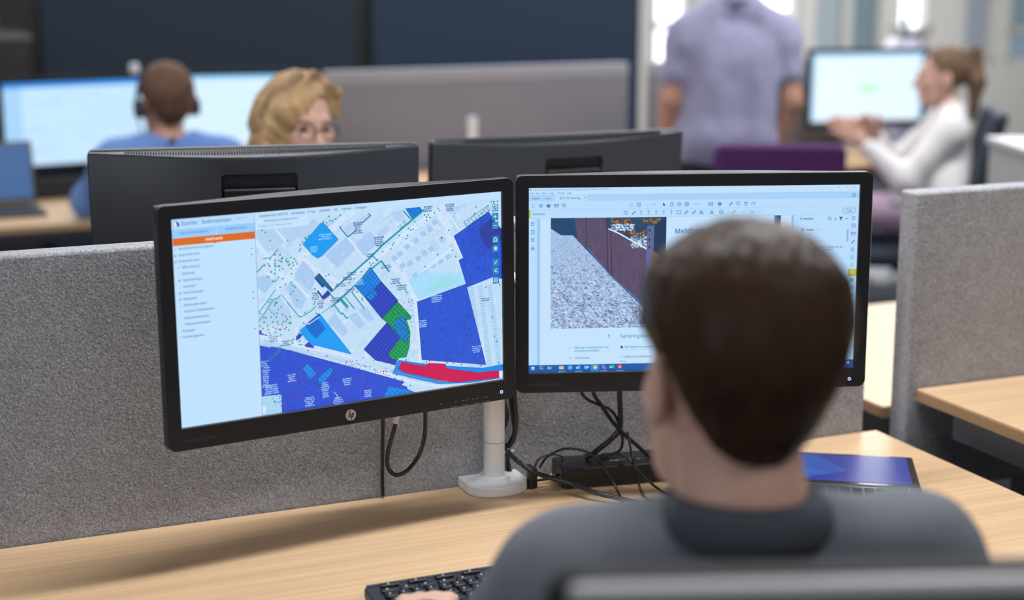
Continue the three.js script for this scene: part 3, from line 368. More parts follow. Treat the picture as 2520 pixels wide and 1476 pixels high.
  for (let i = 0; i < 420; i++) { g.fillStyle = ['#cfe4fa', '#8ea8d0', '#e8f4ff', '#4a6490', '#a8c4ea'][i % 5]; const k = i & 1, x = k ? 470 + rnd() * 130 : 585 + rnd() * 105, y = k ? 212 + rnd() * 38 : 282 + rnd() * 70; g.fillRect(x, y, 4 + rnd() * 9, 2 + rnd() * 5); }
  g.strokeStyle = '#d3e4f8'; g.lineWidth = 9; g.beginPath(); g.moveTo(459, 240); g.lineTo(520, 268); g.lineTo(684, 362); g.stroke();
  path(g, [684, 227, 729, 223, 723, 372, 712, 560, 676, 560, 682, 366]); g.fillStyle = '#5b6690'; g.fill(); g.fillStyle = '#1c2440'; for (const y of [245, 300, 345]) g.fillRect(694, y, 8, 14); path(g, [727, 223, 795, 176, 795, 420, 722, 372]); g.fillStyle = '#123456'; g.fill(); path(g, [719, 372, 795, 412, 799, 821, 700, 720]); g.fillStyle = '#7c5a3c'; g.fill(); g.restore();
  T('Meldingen', 844, 273, 420, 40, '#3a8ccc', 'bold '); g.fillStyle = '#123e6a'; g.fillRect(1425, 175, 38, 420); g.fillStyle = '#1c66a8'; path(g, [1425, 175, 1446, 175, 1425, 230]); g.fill();
  T('1', 460, 883, 16, 30, '#1f9cc8', 'bold '); T('Saneringslocatie', 535, 883, 214, 31, '#2a80b4'); T('1.1', 231, 942, 22, 17, '#6a9cc8'); T('Wanneer wordt gestart met', 267, 943, 201, 18, '#2f86ac'); T('de werkzaamheden?', 267, 962, 152, 18, '#2f86ac'); T('1.2', 231, 1004, 22, 17, '#6a9cc8'); T('Locatienaam', 267, 1004, 94, 18, '#2f86ac'); g.fillStyle = '#0f3f58'; g.fillRect(538, 931, 13, 14); T('Vijf weken na beschikking', 561, 944, 190, 18, '#2f78ac'); g.fillStyle = '#84b4dc'; g.fillRect(537, 953, 260, 1.5); T('|', 537, 1002, 6, 18, '#4c84b0'); T('T-splitsing Sinkelseweg', 549, 1002, 176, 18, '#2f78ac'); T('Straat', 535, 1029, 38, 16, '#5c90bc');
  // comments pane
  g.fillStyle = '#8fbde8'; g.fillRect(1526, 176, 14, 861); g.fillStyle = '#b9dcfb'; g.fillRect(1558, 176, 306, 861); g.fillStyle = '#9cc8f0'; g.fillRect(1558, 176, 2, 861); g.fillStyle = '#a9d3f8'; g.fillRect(1558, 475, 300, 4); g.fillStyle = '#7fb4e0'; g.fillRect(1855, 261, 10, 72);
  T('87 comments', 1574, 203, 81, 18, '#1f5f90', 'bold '); I(lens, 1752, 198); I(() => { g.moveTo(0, -9); g.lineTo(0, 9); g.moveTo(-4, 5); g.lineTo(0, 9); g.lineTo(4, 5); }, 1785, 198); I(() => { g.moveTo(-10, -9); g.lineTo(10, -9); g.lineTo(2, 1); g.lineTo(2, 10); g.lineTo(-2, 8); g.lineTo(-2, 1); g.closePath(); g.fill(); }, 1817, 198, '#1f5fa0'); g.fillStyle = '#2a70a8'; for (const x of [1842, 1849, 1856]) g.fillRect(x, 197, 4, 4);
  for (const y of [262, 334]) { I(() => g.arc(0, 0, 8, 0, 7), 1591, y, '#1c5c90', 4); T('nluijben', 1611, y + 6, 51, 17, '#1f5f90', 'bold '); T('Oct 19', 1669, y + 3, 35, 13, '#86b0d8'); } I(page, 1590, 289, '#5c90c0'); T('Straat', 1611, 294, 34, 14, '#7aa6d0'); T('Saneringslocatie:', 1581, 369, 102, 16, '#1f5f90', 'bold '); T('Op de T-splitsing van de', 1690, 369, 142, 16, '#2f74a8'); T('Sinkelseweg en Saneringsweg (Berm)', 1582, 385, 194, 16, '#2f74a8'); T('XY: splitst vs.', 1640, 419, 86, 15, '#2f74a8'); T('x: RD, y: RD', 1640, 433, 86, 15, '#2f74a8');
  g.strokeStyle = '#2a74ac'; g.lineWidth = 2; g.beginPath(); g.roundRect(1826, 137, 76, 28, 14); g.stroke(); T('Close', 1844, 157, 40, 18, '#1f5f94'); I(() => { g.arc(0, 0, 10, 0, 7); g.moveTo(0, -4); g.lineTo(0, 4); }, 1889, 63); for (const x of [1800, 1845, 1891]) I(() => g.rect(-3, -3, 6, 6), x, 11, '#84aed8', 1.5);
  g.fillStyle = '#b7b52a'; g.fillRect(1871, 497, 49, 41); const cols = ['#8a5ab0', '#2a6ae0', '#7060b8', '#3a5ab8', '#2090c0', '#28b4b0', '#9cb088', '#d8f0f8', '#28b0b0', '#3a7ac0', '#2a7090'], fs = [page, dot, mail, pen, page, page, page, bubble, printer, shield, pen]; [197, 240, 287, 335, 381, 426, 472, 516, 561, 608, 657].forEach((y, i) => I(fs[i], 1893, y, cols[i]));
  // task bar
  g.fillStyle = '#0d57a6'; g.fillRect(0, 1037, 1920, 43); g.fillStyle = '#2386cc'; g.fillRect(362, 1038, 52, 42);
  const Tb = (x, f) => { g.save(); g.translate(x, 1055); f(); g.restore(); }, R = (c, x, y, w, h) => { g.fillStyle = c; g.fillRect(x, y, w, h); };
  Tb(25, () => { for (const [x, y] of [[-9, -9], [1, -9], [-9, 1], [1, 1]]) R('#d8f0ff', x, y, 8, 8); }); I(lens, 74, 1054, '#b8dcf8'); Tb(122, () => { R('#9cc8f4', -11, -9, 9, 16); R('#9cc8f4', 2, -7, 9, 6); R('#9cc8f4', 2, 1, 9, 6); }); Tb(192, () => { R('#e8dcae', -13, -9, 26, 18); R('#c8a860', -8, -4, 16, 7); }); Tb(242, () => { g.fillStyle = '#3aa8ec'; g.beginPath(); g.arc(0, 0, 13, 0, 7); g.fill(); g.fillStyle = '#2ad4cc'; g.beginPath(); g.arc(5, -2, 8, 0, 7); g.fill(); }); Tb(290, () => { R('#4ca8f0', -4, -11, 16, 20); R('#8fd0fc', -13, -5, 13, 13); }); Tb(339, () => { R('#7cb8f8', -13, -9, 20, 18); R('#b8dcff', 6, -6, 7, 10); }); Tb(389, () => { g.fillStyle = '#e88a90'; g.beginPath(); g.arc(0, 0, 13, 0, 7); g.fill(); g.fillStyle = '#78c88c'; g.beginPath(); g.arc(0, 0, 13, 2, 4); g.lineTo(0, 0); g.fill(); g.fillStyle = '#e8e0a8'; g.beginPath(); g.arc(3, 2, 7, 0, 7); g.fill(); }); Tb(439, () => { g.fillStyle = '#5a7cec'; g.beginPath(); g.arc(-2, -2, 11, 0, 7); g.fill(); g.fillStyle = '#c858d8'; g.beginPath(); g.arc(8, 7, 7, 0, 7); g.fill(); }); Tb(487, () => { R('#2cb890', -2, -12, 16, 20); R('#7ce4d8', -13, -5, 12, 11); }); Tb(535, () => { R('#e0343c', -12, -12, 24, 22); T('A', -7, 7, 14, 20, '#ffd8d0', 'bold '); });
  g.fillStyle = '#5cb0ec'; for (const x of [172, 272, 420, 515]) g.fillRect(x, 1076, 42, 4); R('#bfe0fa', 1880, 1047, 18, 16); for (let i = 0; i < 6; i++) R('#5c98d0', 1700 + i * 28, 1052, 14, 10);
});
const plainScreen = (a, b, k, extra) => canvas(480, 270, (g) => { g.fillStyle = a; g.fillRect(0, 0, 480, 270); if (extra) extra(g); g.fillStyle = b; for (let i = 0; i < k; i++) { const y = 30 + rnd() * 220, x = 20 + rnd() * 380; g.globalAlpha = .35; g.fillRect(x, y, 10 + rnd() * 60, 3); } g.globalAlpha = 1; });

// ---------- the near workplace ----------
monitor('black monitor showing a street map with blue and red areas', [-.224, 1.102, .165], rad(7.8), rad(-1.1), mapScreen, 1, { detail: true, screenLabel: 'lit screen with a soil map and a side menu' });
monitor('black monitor showing a document with a trench picture, partly behind the man\'s head', [.341, 1.101, .192], rad(-18.77), rad(-1), docScreen, 1, { detail: true, screenLabel: 'lit screen with a document and tool bars' });
for (const [x, y, z, yaw, L] of [[-.224, 1.102, .165, 7.8, .10], [.341, 1.101, .192, -18.77, .14]]) { const l = new THREE.RectAreaLight(lin(.62, .82, 1), L, SW, SH); l.position.set(x + Math.sin(rad(yaw)) * .006, y, z + Math.cos(rad(yaw)) * .006); l.rotation.y = rad(yaw) + Math.PI; scene.add(l); }

function monitorArm(label, x, z, y, top, targets, group) {
  const t = thing('monitor_stand', label, 'monitor stand', [x, y, z], 0, group);
  const s = new THREE.Shape(); s.moveTo(-.052, -.032); s.lineTo(.052, -.032); s.lineTo(.052, .012); s.bezierCurveTo(.05, .036, .026, .05, 0, .05); s.bezierCurveTo(-.026, .05, -.05, .036, -.052, .012); s.lineTo(-.052, -.032);
  part('base', extrude(s, .018, .003, 3).rotateX(Math.PI / 2).translate(0, .018, 0), white, t);
  part('pole', [cyl(.0175, .0175, top - .018, 0, (top + .018) / 2, 0, 40), cyl(.026, .03, .006, 0, .021, 0, 40)], white, t);
  part('pole_seam', cyl(.0177, .0177, .0012, 0, .082, 0, 40), std(.3, .3, .3, .5), t);
  part('pole_cap', cyl(.014, .0185, .012, 0, top + .006, 0, 32), white, t);
  for (const [tx, ty, tz] of targets) { const a = [0, ty - y, 0], b = [tx - x, ty - y, tz - z], m = [(a[0] + b[0]) / 2 + .04, ty - y, (a[2] + b[2]) / 2 + .02 * Math.sign(b[2] || 1)]; part('arm', [rod(a, m, .014), rod(m, b, .013), cyl(.02, .02, .04, ...m, 24), cyl(.024, .024, .05, ...a, 24), new THREE.SphereGeometry(.02, 20, 14).translate(...b)], white, t); }
  return t;
}
monitorArm('white pole clamped to the front desk, carrying the two lit monitors', .062, .034, deskY, .40, [[-.215, 1.09, .078], [.318, 1.09, .118]]);
monitorArm('white pole on the hidden desk, carrying the two dark monitor backs', .16, -.19, deskY, .36, [[-.24, 1.10, -.245], [.485, 1.06, -.535]]);
monitor('dark monitor seen from behind, slotted top edge, in front of the blonde woman', [-.222, 1.114, -.365], rad(169), rad(-5), plainScreen('#b8d8f4', '#6a90c0', 60), .9, { back: true });
monitor('dark monitor seen from behind, to the right, beside the purple chair', [.485, 1.074, -.655], rad(180), rad(-5), plainScreen('#b8d8f4', '#6a90c0', 60), .9, { back: true });

// cables
const cable = (label, pts, r, mat = cableMat) => single('cable', label, 'cable', tube(pts, r, pts.length * 14, 10), mat, null);
cable('thin straight black cable hanging down the grey screen below the map monitor', [[-.1215, .96, .012], [-.122, .882, .012], [-.123, .827, .009], [-.124, .765, .008], [-.124, .744, .009]], .0031);
{ const t = thing('cable', 'thick black cable hanging in a loop with a white connector below the map monitor', 'cable', [0, 0, 0]);
  part('cord', tube([[-.131, .893, .1], [-.137, .872, .1], [-.142, .839, .09], [-.139, .815, .085], [-.125, .801, .08], [-.108, .805, .08], [-.088, .826, .08], [-.078, .851, .08], [-.075, .874, .08], [-.078, .901, .09], [-.08, .945, .1]], .0034, 120), cableMat, t);
  part('connector', [rod([-.132, .892, .1], [-.1275, .908, .1], .0046), rod([-.1275, .908, .1], [-.1265, .912, .1], .0036), rod([-.1265, .912, .1], [-.125, .917, .1], .0046), rod([-.125, .917, .1], [-.12, .94, .1], .0042)], std(.78, .75, .73, .4), t, 'white metal connector'); }
cable('black cable running down right behind the white pole, nearest the pole', [[.081, .95, .035], [.081, .888, .032], [.087, .863, .03], [.084, .834, .022], [.084, .798, .012], [.086, .769, .008], [.091, .745, .008]], .0036);
cable('brownish black cable bowing outward right of the white pole', [[.1, .95, .03], [.1, .886, .03], [.103, .854, .03], [.1, .819, .026], [.09, .797, .02], [.09, .767, .012], [.097, .745, .012]], .0042, std(.022, .018, .014, .35));
cable('outermost black cable of the bundle beside the white pole', [[.097, .95, .02], [.097, .887, .022], [.102, .852, .02], [.104, .827, .02], [.094, .798, .014], [.098, .766, .012], [.104, .745, .012]], .0034);
cable('glossy thick black cable curving from the white pole across the desk', [[.088, .81, .022], [.088, .80, .03], [.095, .789, .06], [.112, .775, .076], [.132, .768, .089], [.16, .762, .116], [.185, .755, .155], [.218, .75, .192], [.251, .747, .235], [.271, .7445, .271], [.285, .7445, .3]], .0041, std(.02, .02, .022, .14));
{ const t = thing('cable_tie', 'thin white cable tie around the bundle beside the pole', 'cable tie', [.09, .797, .02]); part('band', new THREE.TorusGeometry(.012, .0013, 8, 28).rotateX(Math.PI / 2 - .15), white, t); part('tail', rod([.012, 0, 0], [.018, .012, .004], .001, 8), white, t); }
cable('thin black cable sagging from the left underside of the document monitor', [[.18, .96, .105], [.188, .91, .1], [.204, .892, .09], [.232, .876, .08], [.256, .863, .07], [.275, .842, .06], [.281, .82, .062], [.284, .805, .064], [.281, .786, .06], [.264, .7795, .056], [.244, .7795, .052]], .0026);
cable('black cable running diagonally from the document monitor down behind the man', [[.208, .96, .1], [.215, .904, .09], [.237, .873, .08], [.26, .843, .072], [.277, .823, .074], [.303, .798, .078], [.334, .768, .09], [.36, .7435, .11], [.39, .7435, .13]], .0033);
cable('thick black cable dropping straight then bending left to the black dock', [[.272, .95, .08], [.273, .893, .072], [.279, .856, .064], [.277, .826, .066], [.265, .808, .06], [.246, .796, .06], [.229, .784, .056], [.222, .779, .05]], .0046);
cable('thin black cord arching low behind the black dock', [[.118, .745, .05], [.12, .762, .06], [.135, .785, .05], [.16, .79, .045], [.178, .785, .05], [.176, .778, .055]], .002);
cable('thin black cord arching over the dock and falling toward the viewer', [[.139, .77, .046], [.145, .79, .06], [.165, .806, .075], [.19, .806, .085], [.208, .80, .095], [.22, .783, .12], [.228, .762, .14], [.226, .7445, .175], [.2, .7425, .235], [.19, .7425, .26]], .0021);
cable('thin black cord hanging right of the dock with a kink at the desk', [[.289, .82, .072], [.28, .805, .1], [.272, .79, .125], [.27, .77, .14], [.268, .748, .165], [.266, .7425, .19], [.272, .7425, .205], [.264, .7425, .225]], .0022);
cable('thin black cord leaving the dock toward the man\'s neck', [[.236, .779, .07], [.256, .792, .09], [.272, .785, .11], [.283, .768, .13], [.298, .75, .15], [.31, .7425, .185], [.33, .7425, .2]], .0021);

// docking station
{ const t = thing('docking_station', 'flat black docking station on the desk behind the man', 'dock', [.262, deskY, .066], rad(-9));
  const s = roundRect(.19, .075, .008); part('case', extrude(s, .034, .004, 3).rotateX(-Math.PI / 2).translate(0, .001, 0), std(.014, .0145, .017, .34), t);
  part('seam', rbox(.1905, .0012, .0755, .0005, 0, .012, 0), std(.03, .03, .034, .5), t);
  const l = part('lettering', new TextGeometry('StarTech', { font, size: .0075, depth: .0003 }).rotateX(-Math.PI / 2).translate(-.006, .0352, .012), std(.42, .43, .46, .5), t, 'small grey lettering');
  part('lettering_mark', cyl(.0036, .0036, .0004, .045, .0352, .009, 20), std(.35, .38, .08, .5), t, 'yellow-green dot'); part('lettering', new TextGeometry('.com', { font, size: .006, depth: .0003 }).rotateX(-Math.PI / 2).translate(.05, .0352, .012), std(.16, .16, .18, .5), t);
  part('port', [-.07, -.04, -.005, .03].map((x) => box(.016, .008, .002, x, .018, -.0375)), blackGloss, t); }
{ const t = thing('cable_plug', 'stubby black cable plug standing beside the white pole base', 'plug', [.12, deskY, .058]);
  part('body', [rbox(.016, .03, .014, .004, 0, .015, 0), rbox(.012, .006, .03, .002, 0, .033, -.006)], black, t); part('cord', tube([[.008, .012, 0], [.03, .014, .004], [.05, .018, 0]], .0026), cableMat, t); }

// laptop behind the man's shoulder
const slate = std(.05, .05, .055, .35, { metalness: .4 });
const std_key = std(.006, .006, .008, .7);
function laptop(label, hinge, yaw, open, W, D, map, k, group) {
  const t = thing('laptop', label, 'laptop', hinge, yaw); // local: hinge at the origin, deck towards +z
  part('base', rbox(W, hinge[1] - .742, D, .005, 0, -(hinge[1] - .742) / 2, D / 2), slate, t); part('keyboard_deck', rbox(W - .05, .001, D * .5, .0004, 0, .0006, D * .33), black, t);
  const kg = rbox(.015, .0016, .014, .0004, 0, .0016, 0, 1); for (let r = 0; r < 5; r++) for (let c = 0; c < 13; c++) { const m = part('key', kg, std_key, t); m.position.set((c - 6) * (W - .07) / 13, 0, D * .12 + r * .0185); }
  part('touchpad', rbox(.1, .0008, .06, .0003, 0, .0004, D * .8), std(.035, .035, .038, .3), t);
  const lid = new THREE.Group(); lid.name = 'lid'; lid.rotation.x = -open; t.add(lid); // lid stands up along +y, face towards +z
  part('lid_shell', rbox(W, D, .006, .0025, 0, D / 2 + .004, -.004), slate, lid); part('screen_bezel', rbox(W - .006, D - .006, .0012, .0005, 0, D / 2 + .004, -.0008), blackGloss, lid);
  const s = part('screen', new THREE.PlaneGeometry(W - .024, D - .03).translate(0, D / 2 + .007, .0001), E_(map, k), lid);
  part('power_light', new THREE.SphereGeometry(.0018, 12, 8).translate(W / 2 - .02, .001, .012), M({ color: lin(.2, .3, .5), emissive: lin(.3, .5, 1), emissiveIntensity: 1.2 }), t);
  return t;
}
const blueScreen = canvas(320, 200, (g) => { g.fillStyle = '#0a2a9c'; g.fillRect(0, 0, 320, 200); g.fillStyle = '#0a4cb0'; g.beginPath(); g.moveTo(0, 0); g.lineTo(150, 0); g.lineTo(210, 120); g.lineTo(120, 200); g.lineTo(0, 200); g.fill(); g.fillStyle = '#0c5cc0'; g.beginPath(); g.moveTo(0, 60); g.lineTo(120, 90); g.lineTo(180, 150); g.lineTo(0, 190); g.fill(); });
laptop('thin laptop with a blue screen tilted far back, on the desk right of the man', [0.525, .768, 0.296], rad(-33), rad(93.6), .32, .21, blueScreen, .9);

// keyboard
{ const t = thing('keyboard', 'black keyboard at the bottom edge under the man\'s fingers', 'keyboard', [-.288, deskY, .402]);
  const s = roundRect(.45, .15, .016, .225, -.075); part('case', extrude(s, .016, .004, 3).rotateX(-Math.PI / 2).rotateX(rad(3)).translate(0, .006, 0), std(.028, .032, .038, .42), t);
  part('light_bar', rbox(.44, .0012, .006, .0005, .225, .0222, .008), std(.06, .065, .075, .4), t);
  const kMat = std(.012, .013, .016, .38), mk = std(.55, .56, .58, .6), cy_ = std(.05, .3, .42, .6), kg = rbox(.0165, .006, .0165, .0025, 0, .003, 0, 2), kb = rbox(.027, .004, .009, .002, 0, .002, 0, 2), kf = rbox(.0215, .004, .010, .002, 0, .002, 0, 2), mg = box(.0022, .0003, .003, 0, .0062, 0), mg2 = box(.0028, .0003, .0028, 0, .0042, 0);
  const top = (z) => .0225 - z * .052;
  const put = (g, x, z, mg_, mm) => { const m = part('key', g, kMat, t); m.position.set(x, top(z), z); m.rotation.x = rad(3); if (mg_) { const q = part('key_mark', mg_, mm, m); q.position.set(-.002, 0, 0); } };
  for (let c = 0; c < 10; c++) put(kb, .035 + c * .04, .018, c > 2 && c % 2 ? mg2 : mg2, mk);
  for (let c = 0; c < 15; c++) { put(kf, .028 + c * .0275, .034, mg2, mk); if (c > 4 && c < 12) { const m = part('key_mark', box(.0034, .0003, .003, .006, .0042, 0), cy_, t, 'small blue symbol'); m.position.set(.028 + c * .0275, top(.034), .034); } }
  for (let r = 0; r < 5; r++) for (let c = 0; c < 21; c++) { if (c === 15 || c === 19 && r > 5) continue; put(kg, .026 + c * .0195 + (r % 3) * .002 * (c < 15), .052 + r * .0192, mg, mk); } }

// ---------- the far workplaces ----------
const farLit = plainScreen('#c4e4ff', '#7fb0e0', 70, (g) => { g.fillStyle = '#2a96ee'; g.fillRect(0, 0, 480, 16); g.fillStyle = '#a6d2f8'; g.fillRect(0, 16, 60, 254); });
monitor('lit pale-blue monitor at far left, above the blue laptop', [-.045, 1.0, -3.69], rad(8), 0, farLit, 1.05);
monitor('lit pale-blue monitor between the man in blue and the blonde woman', [.56, 1.015, -3.56], rad(-9), 0, plainScreen('#d2ebff', '#9cc4ec', 30, (g) => { g.fillStyle = '#7ecbf6'; g.fillRect(0, 0, 480, 12); }), 1.1);
monitor('bright white monitor at right beside the ponytailed woman', [3.33, 1.03, -3.57], rad(-10), 0, plainScreen('#e2f3ff', '#c4def4', 16, (g) => { g.fillStyle = '#9cd0f2'; g.fillRect(0, 0, 480, 14); g.fillRect(0, 0, 14, 270); g.fillRect(466, 0, 14, 270); g.fillStyle = '#c8f0d8'; g.fillRect(205, 120, 80, 44); }), 1.1);
monitorArm('white pole standing between the two lit monitors at far left',   .185, -3.77, deskY, .45, [[-.04, 1.0, -3.76], [.54, 1.01, -3.64]]);
monitorArm('white pole alone on the far desk, against the long grey screen', 1.50, -3.66, deskY, .21, []);
monitorArm('white pole hidden behind the bright monitor at right', 3.36, -3.74, deskY, .36, [[3.338, 1.03, -3.66]]);
laptop('blue-screened laptop open on the far desk at the left edge', [-.405, .7555, -3.38], rad(2), rad(14), .33, .215, canvas(64, 40, (g) => { g.fillStyle = '#1a5c9c'; g.fillRect(0, 0, 64, 40); g.fillStyle = '#0c4684'; g.fillRect(0, 14, 40, 26); g.fillStyle = '#0a6cb0'; g.beginPath(); g.arc(34, 30, 5, 0, 7); g.fill(); }), .8);
{ const t = thing('desktop_computer', 'low black desktop computer under the lit monitor at far left', 'computer', [-.07, deskY, -3.66]); part('case', rbox(.30, .07, .16, .006, 0, .036, 0), black, t); part('front_panel', rbox(.28, .058, .004, .002, 0, .036, .081), std(.02, .02, .024, .5), t); part('power_button', cyl(.006, .006, .003, 0, 0, 0, 20).rotateX(Math.PI / 2).translate(.12, .04, .083), chrome, t); }
{ const t = thing('paper_cup', 'white paper cup at the end of the far desk by the dark gap', 'cup', [1.99, deskY, -3.62]); const p = [[0, .004], [.03, .004], [.031, 0], [.04, .105], [.042, .108], [.042, .112], [.039, .112], [.03, .008], [0, .008]].map(([x, y]) => new THREE.Vector2(x, y)); part('cup_wall', new THREE.LatheGeometry(p, 36), std(.75, .74, .72, .6), t); part('sleeve', new THREE.CylinderGeometry(.0385, .0345, .05, 36, 1, true).translate(0, .055, 0), std(.62, .5, .38, .8), t); }
{ const t = thing('cabinet', 'dark cabinet against the back wall at the far left edge', 'cabinet', [-.85, 0, -5.86]); part('body', rbox(1.76, 1.2, .5, .006, 0, .6, 0), std(.012, .011, .012, .6), t); part('top_board', rbox(1.78, .03, .52, .004, 0, 1.215, 0), std(.09, .09, .095, .6), t); for (const s of [-1, 1]) { const d = part('door', rbox(.86, 1.12, .02, .004, s * .44, .6, .26), std(.012, .009, .010, .6), t); part('handle', rod([s * .06, .62, .285], [s * .06, .78, .285], .006), chrome, d); } }
{ const t = thing('sideboard', 'off-white low cabinet at the right edge, behind the near grey screen', 'cabinet', [3.05, 0, -1.70], rad(-20)); part('body', rbox(.8, .94, .42, .006, 0, .5, 0), std(.55, .54, .52, .6), t); part('top_board', rbox(.82, .025, .44, .004, 0, .983, 0), std(.62, .62, .62, .5), t); for (const s of [-1, 1]) { const d = part('door', rbox(.385, .86, .018, .003, s * .2, .5, .215), std(.55, .54, .52, .55), t); part('handle', rod([s * .04, .7, .235], [s * .04, .84, .235], .005), chrome, d); } }
{ const t = thing('coat_stand', 'slim stand with pale lilac and white coats behind the ponytailed woman', 'coat stand', [4.02, 0, -4.25]); part('pole', cyl(.016, .016, 1.3, 0, .65, 0), greySteel, t); part('base', cyl(.17, .19, .025, 0, .0135, 0, 40), greySteel, t); part('hook', [rod([0, 1.2, 0], [.1, 1.25, 0], .008), rod([0, 1.2, 0], [-.1, 1.25, 0], .008)], chrome, t); t.userData.coats = true; coatStand(t); }
function coatStand(t) {
  const cloth = (dx, top, len, w) => { const p = []; for (let i = 0; i <= 12; i++) { const v = i / 12; p.push(new THREE.Vector2(.03 + w * Math.pow(Math.sin(Math.min(1, v * 1.6) * Math.PI / 2), .6) * (1 + .15 * v), top - len * v)); } const g = new THREE.LatheGeometry(p, 40), a = g.attributes.position; for (let i = 0; i < a.count; i++) { const x = a.getX(i), z = a.getZ(i), th = Math.atan2(z, x), k = 1 + .10 * Math.sin(th * 7 + a.getY(i) * 4); a.setX(i, x * k + dx); a.setZ(i, z * k * .7 + .03); } g.computeVertexNormals(); return g; };
  part('coat', cloth(.03, 1.19, .66, .12), std(.50, .48, .66, .9), t, 'pale lilac coat'); part('scarf', cloth(-.08, 1.20, .46, .06), std(.78, .8, .86, .9), t, 'white scarf'); }

// ---------- office chairs ----------
function officeChair(label, pos, yaw, cloth, opt = {}) {            // faces local +z
  const t = thing('office_chair', label, 'chair', pos, yaw), sy = opt.seat ?? .46, W = opt.w ?? .48, top = opt.top ?? .98, b0 = opt.b0 ?? .56;
  part('seat', rbox(.48, .075, .47, .035, 0, sy - .037, .02, 5), cloth, t);
  const back = (() => { const g = rbox(W, top - b0, .055, .026, 0, 0, 0, 6).toNonIndexed(); const a = new RoundedBoxGeometry(W, top - b0, .055, 8, .026), p = a.attributes.position; for (let i = 0; i < p.count; i++) { const x = p.getX(i), y = p.getY(i), n = x / (W / 2), v = y / ((top - b0) / 2); p.setZ(i, p.getZ(i) + .05 * n * n - .03 * v * v); p.setY(i, y - (opt.crown ?? .02) * n * n * Math.max(0, v)); p.setX(i, x * (1 - .06 * Math.max(0, v))); } a.computeVertexNormals(); return a; })();
  const bk = part('backrest', back, cloth, t); bk.position.set(0, (top + b0) / 2, -.235); bk.rotation.x = -rad(opt.lean ?? 6);
  if (opt.rim) { const m = part('backrest_rim', rbox(W * .9, .017, .02, .007, 0, (top - b0) / 2 - .008, -.034, 4), opt.rim, bk, 'grey plastic top rim'); m.rotation.x = 0; }
  part('back_support', rbox(.07, .4, .02, .008, 0, sy + .1, -.26), black, t);
  part('column', [cyl(.026, .026, .2, 0, sy - .17, 0, 24), cyl(.035, .035, .12, 0, .14, 0, 24), rbox(.2, .04, .2, .01, 0, sy - .095, 0)], black, t);
  for (let k = 0; k < 5; k++) { const a = k * Math.PI * 2 / 5 + .3, c = [Math.cos(a) * .29, .075, Math.sin(a) * .29]; part('base_leg', rod([0, .1, 0], c, .022, 12, .014), opt.base ?? black, t); const w = part('caster', new THREE.CylinderGeometry(.028, .028, .04, 20).rotateX(Math.PI / 2).rotateY(-a + Math.PI / 2).translate(c[0], .029, c[2]), black, t); }
  if (opt.arms) for (const s of [-1, 1]) part('armrest', [rbox(.06, .03, .24, .012, s * .3, sy + .2, .02), rod([s * .28, sy - .05, 0], [s * .3, sy + .19, 0], .016)], opt.armMat ?? black, t);
  return t;
}
const knit = (r, g, b) => std(r, g, b, .95);
officeChair('black office chair backrest at the bottom right, behind the man in grey', [-.165, 0, 1.27], rad(160), std(.008, .008, .010, .75), { top: 1.19, b0: .58, w: .50, lean: 4, rim: std(.30, .30, .31, .42), crown: .012 });
officeChair('empty purple chair below the standing man', [2.085, 0, -2.36], rad(155), knit(.095, .026, .135), { top: 1.04, b0: .55, w: .46, crown: .06, lean: 8 });
officeChair('black and blue office chair under the ponytailed woman', [3.15, 0, -2.93], rad(-122), std(.02, .03, .05, .7), { top: 1.02, b0: .52, w: .46, arms: true, armMat: greySteel, base: greySteel, lean: 15 });
officeChair('dark chair under the blonde woman behind the monitor back', [.17, 0, -1.62], rad(4), std(.02, .02, .024, .8), { top: .95 });
officeChair('dark chair under the man in the blue shirt', [.15, 0, -2.78], rad(180), std(.02, .02, .024, .8), { top: .9 });

// ---------- people: smooth unions of tapered bones, meshed with surface nets ----------
const bone = (a, b, r1, r2 = r1) => { const dx = b[0] - a[0], dy = b[1] - a[1], dz = b[2] - a[2], l2 = dx * dx + dy * dy + dz * dz || 1e-9; return (x, y, z) => { const px = x - a[0], py = y - a[1], pz = z - a[2]; let t = (px * dx + py * dy + pz * dz) / l2; t = t < 0 ? 0 : t > 1 ? 1 : t; const ex = px - dx * t, ey = py - dy * t, ez = pz - dz * t; return Math.sqrt(ex * ex + ey * ey + ez * ez) - (r1 + (r2 - r1) * t); }; };
const ell = (c, r) => (x, y, z) => { const a = (x - c[0]) / r[0], b = (y - c[1]) / r[1], d = (z - c[2]) / r[2], k = Math.sqrt(a * a + b * b + d * d); const g = Math.sqrt((a / r[0]) ** 2 + (b / r[1]) ** 2 + (d / r[2]) ** 2) || 1e-6; return k * (k - 1) / g; };
const smin = (a, b, k) => { const h = Math.max(k - Math.abs(a - b), 0) / k; return Math.min(a, b) - h * h * k * .25; };
const uni = (fs, k) => (x, y, z) => { let d = 1e9; for (const f of fs) { const v = f(x, y, z); d = d > 1e8 ? v : smin(d, v, k); } return d; };
